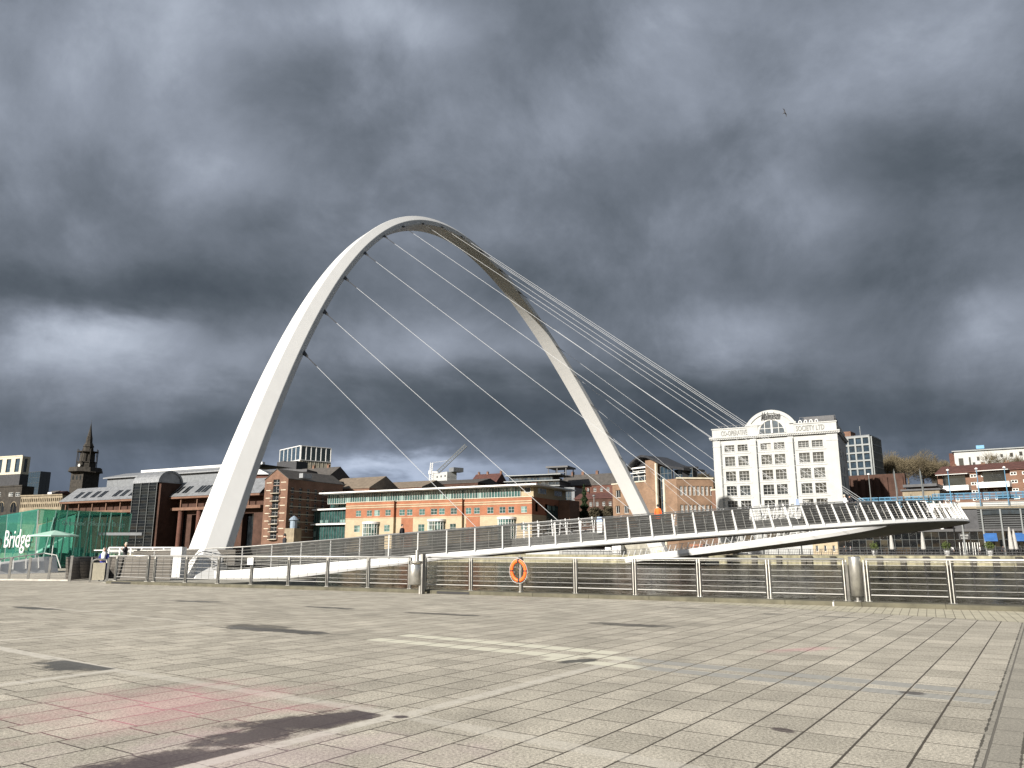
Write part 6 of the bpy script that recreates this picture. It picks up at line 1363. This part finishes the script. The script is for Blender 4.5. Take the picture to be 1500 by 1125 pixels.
# ------------------------------------------------------------------ world, sun, camera
EXP = .92
sun_az = Vector((-.66, -.75, 0)).normalized(); sun_el = R(23)
w = bpy.data.worlds.new('World'); SC.world = w; w.use_nodes = True; t = NT(w.node_tree); w.node_tree.nodes.clear()
out = t.n('ShaderNodeOutputWorld'); bg = t.n('ShaderNodeBackground'); t.t.links.new(bg.outputs[0], out.inputs[0])
co = t.n('ShaderNodeTexCoord').outputs['Generated']; X, Y_, Z_ = t.xyz(co)
yy = t.m('MAXIMUM', Y_, .06); ga = t.m('DIVIDE', X, yy); gb = t.m('DIVIDE', Z_, yy)
zz = t.m('ADD', t.m('MAXIMUM', Z_, 0.0), .16)
cp = t.comb(t.m('DIVIDE', X, zz), t.m('DIVIDE', Y_, zz), 0.0)
c3 = t.comb(t.m('ADD', X, 3.7), Y_, t.m('MULTIPLY', Z_, 1.0))
nA = t.noise(c3, 3.0, 10, .60, .3); nB = t.noise(cp, .9, 6, .55, .2); nC = t.noise(c3, 7, 8, .6, .3)
fld = t.m('ADD', t.m('MULTIPLY', t.m('SUBTRACT', nA, .5), 1.35), t.m('ADD', t.m('MULTIPLY', t.m('SUBTRACT', nB, .5), .2), t.m('MULTIPLY', t.m('SUBTRACT', nC, .5), .72)))
wx = t.m('ADD', ga, t.m('MULTIPLY', t.m('SUBTRACT', nA, .5), .28)); wz = t.m('ADD', gb, t.m('MULTIPLY', t.m('SUBTRACT', nB, .5), .18))
def blob(px, py, rx, ry, amp):
    a, b = ray(px, py); rx /= 1153; ry /= 1153
    u_ = t.m('DIVIDE', t.m('SUBTRACT', wx, a), rx); v_ = t.m('DIVIDE', t.m('SUBTRACT', wz, b), ry)
    return t.m('MULTIPLY', t.m('EXPONENT', t.m('MULTIPLY', t.m('ADD', t.m('MULTIPLY', u_, u_), t.m('MULTIPLY', v_, v_)), -1.0)), amp)
BL_ = [(90,40,330,150,.42),(60,170,190,110,.30),(360,60,130,90,.20),(575,25,170,60,.50),(650,60,60,60,.30),(960,90,110,80,.32),(1060,10,160,50,.32),(1170,330,110,85,.42),(370,240,130,70,.38),(240,300,120,50,.15),(820,190,130,60,.20),
       (170,485,120,36,.80),(40,520,160,40,.55),(290,530,110,28,.35),(60,590,200,50,.18),(1080,500,130,50,.48),(640,520,120,46,.35),(930,360,120,60,.22),(620,688,210,20,.85),(560,698,90,18,.35),(1480,480,100,40,.30),(1380,60,180,90,.18),
       (470,180,120,120,-.40),(60,440,190,38,-.60),(330,440,160,50,-.35),(540,400,260,90,-.22),(740,590,440,50,-.42),(1340,240,140,90,-.30),(1270,430,170,70,-.30),(1150,600,520,60,-.42),(220,620,300,36,-.40),(840,60,70,80,-.18),(1440,600,160,70,-.25),(780,400,160,60,-.16),(1000,220,120,70,-.18),(380,330,130,50,-.2)]
for b in BL_: fld = t.m('ADD', fld, blob(*b[:4], b[4]*(.74 if b[4] > 0 else .80)))
cr_ = t.n('ShaderNodeValToRGB'); t.set(cr_.inputs[0], t.rng(fld, -1.28, .95, 0, 1, False)); e = cr_.color_ramp
sc_ = 1/(2**EXP)
stops = [(0,(.036,.048,.066)),(.28,(.060,.076,.096)),(.42,(.104,.125,.152)),(.55,(.172,.198,.240)),(.70,(.29,.326,.392)),(.85,(.46,.51,.60)),(1,(.66,.71,.81))]
e.elements[0].position = 0; e.elements[0].color = (*[c*sc_ for c in stops[0][1]], 1); e.elements[1].position = 1; e.elements[1].color = (*[c*sc_ for c in stops[-1][1]], 1)
for p_, c_ in stops[1:-1]: q = e.elements.new(p_); q.color = (*[c*sc_ for c in c_], 1)
# bluer and darker towards the horizon
lowf = t.rng(gb, .0, .22, 1, 0)
cl = t.mix(t.m('MULTIPLY', lowf, .55), cr_.outputs[0], t.mix(1.0, cr_.outputs[0], (.70,.86,1.12), 'MULTIPLY'))
sky = t.n('ShaderNodeTexSky', sky_type='NISHITA'); sky.sun_disc = False; sky.sun_elevation = sun_el; sky.sun_rotation = math.atan2(sun_az.x, sun_az.y)
skyc = t.mix(1.0, sky.outputs[0], (.06,.06,.06), 'MULTIPLY')
# broken bright sky behind the viewer, solid storm cloud ahead
front = t.rng(Y_, -.35, .10, 0, 1)
gap = t.rng(nB, .42, .60, 0, 1)
rear = t.mix(gap, skyc, t.mix(.0, (.17*sc_,.18*sc_,.195*sc_), (.4,.4,.4)))
t.set(bg.inputs[0], t.mix(front, rear, cl)); bg.inputs[1].default_value = 1.0
L = bpy.data.lights.new('sun', 'SUN'); L.energy = 5.0; L.angle = R(.5); L.color = (1,.945,.86); so = bpy.data.objects.new('sun', L); COL.objects.link(so)
sd = Vector((sun_az.x*math.cos(sun_el), sun_az.y*math.cos(sun_el), math.sin(sun_el))); so.rotation_euler = sd.to_track_quat('Z', 'Y').to_euler(); so.location = (0,0,60)
cam = bpy.data.cameras.new('camera'); cam.sensor_width = 36; cam.lens = F/1500*36; cam.clip_start = .1; cam.clip_end = 8000
c = bpy.data.objects.new('camera', cam); COL.objects.link(c); c.location = (0,0,EYE); c.rotation_euler = (math.pi/2+TH, 0, 0); SC.camera = c
SC.render.engine = 'CYCLES'; SC.cycles.use_denoising = True; SC.cycles.caustics_reflective = False; SC.cycles.caustics_refractive = False; SC.cycles.sample_clamp_indirect = 6; SC.cycles.max_bounces = 8; SC.cycles.transparent_max_bounces = 24
SC.view_settings.view_transform = 'Standard'; SC.view_settings.look = 'None'; SC.view_settings.exposure = EXP; SC.view_settings.gamma = 1
SC.render.resolution_x = 1024; SC.render.resolution_y = 768
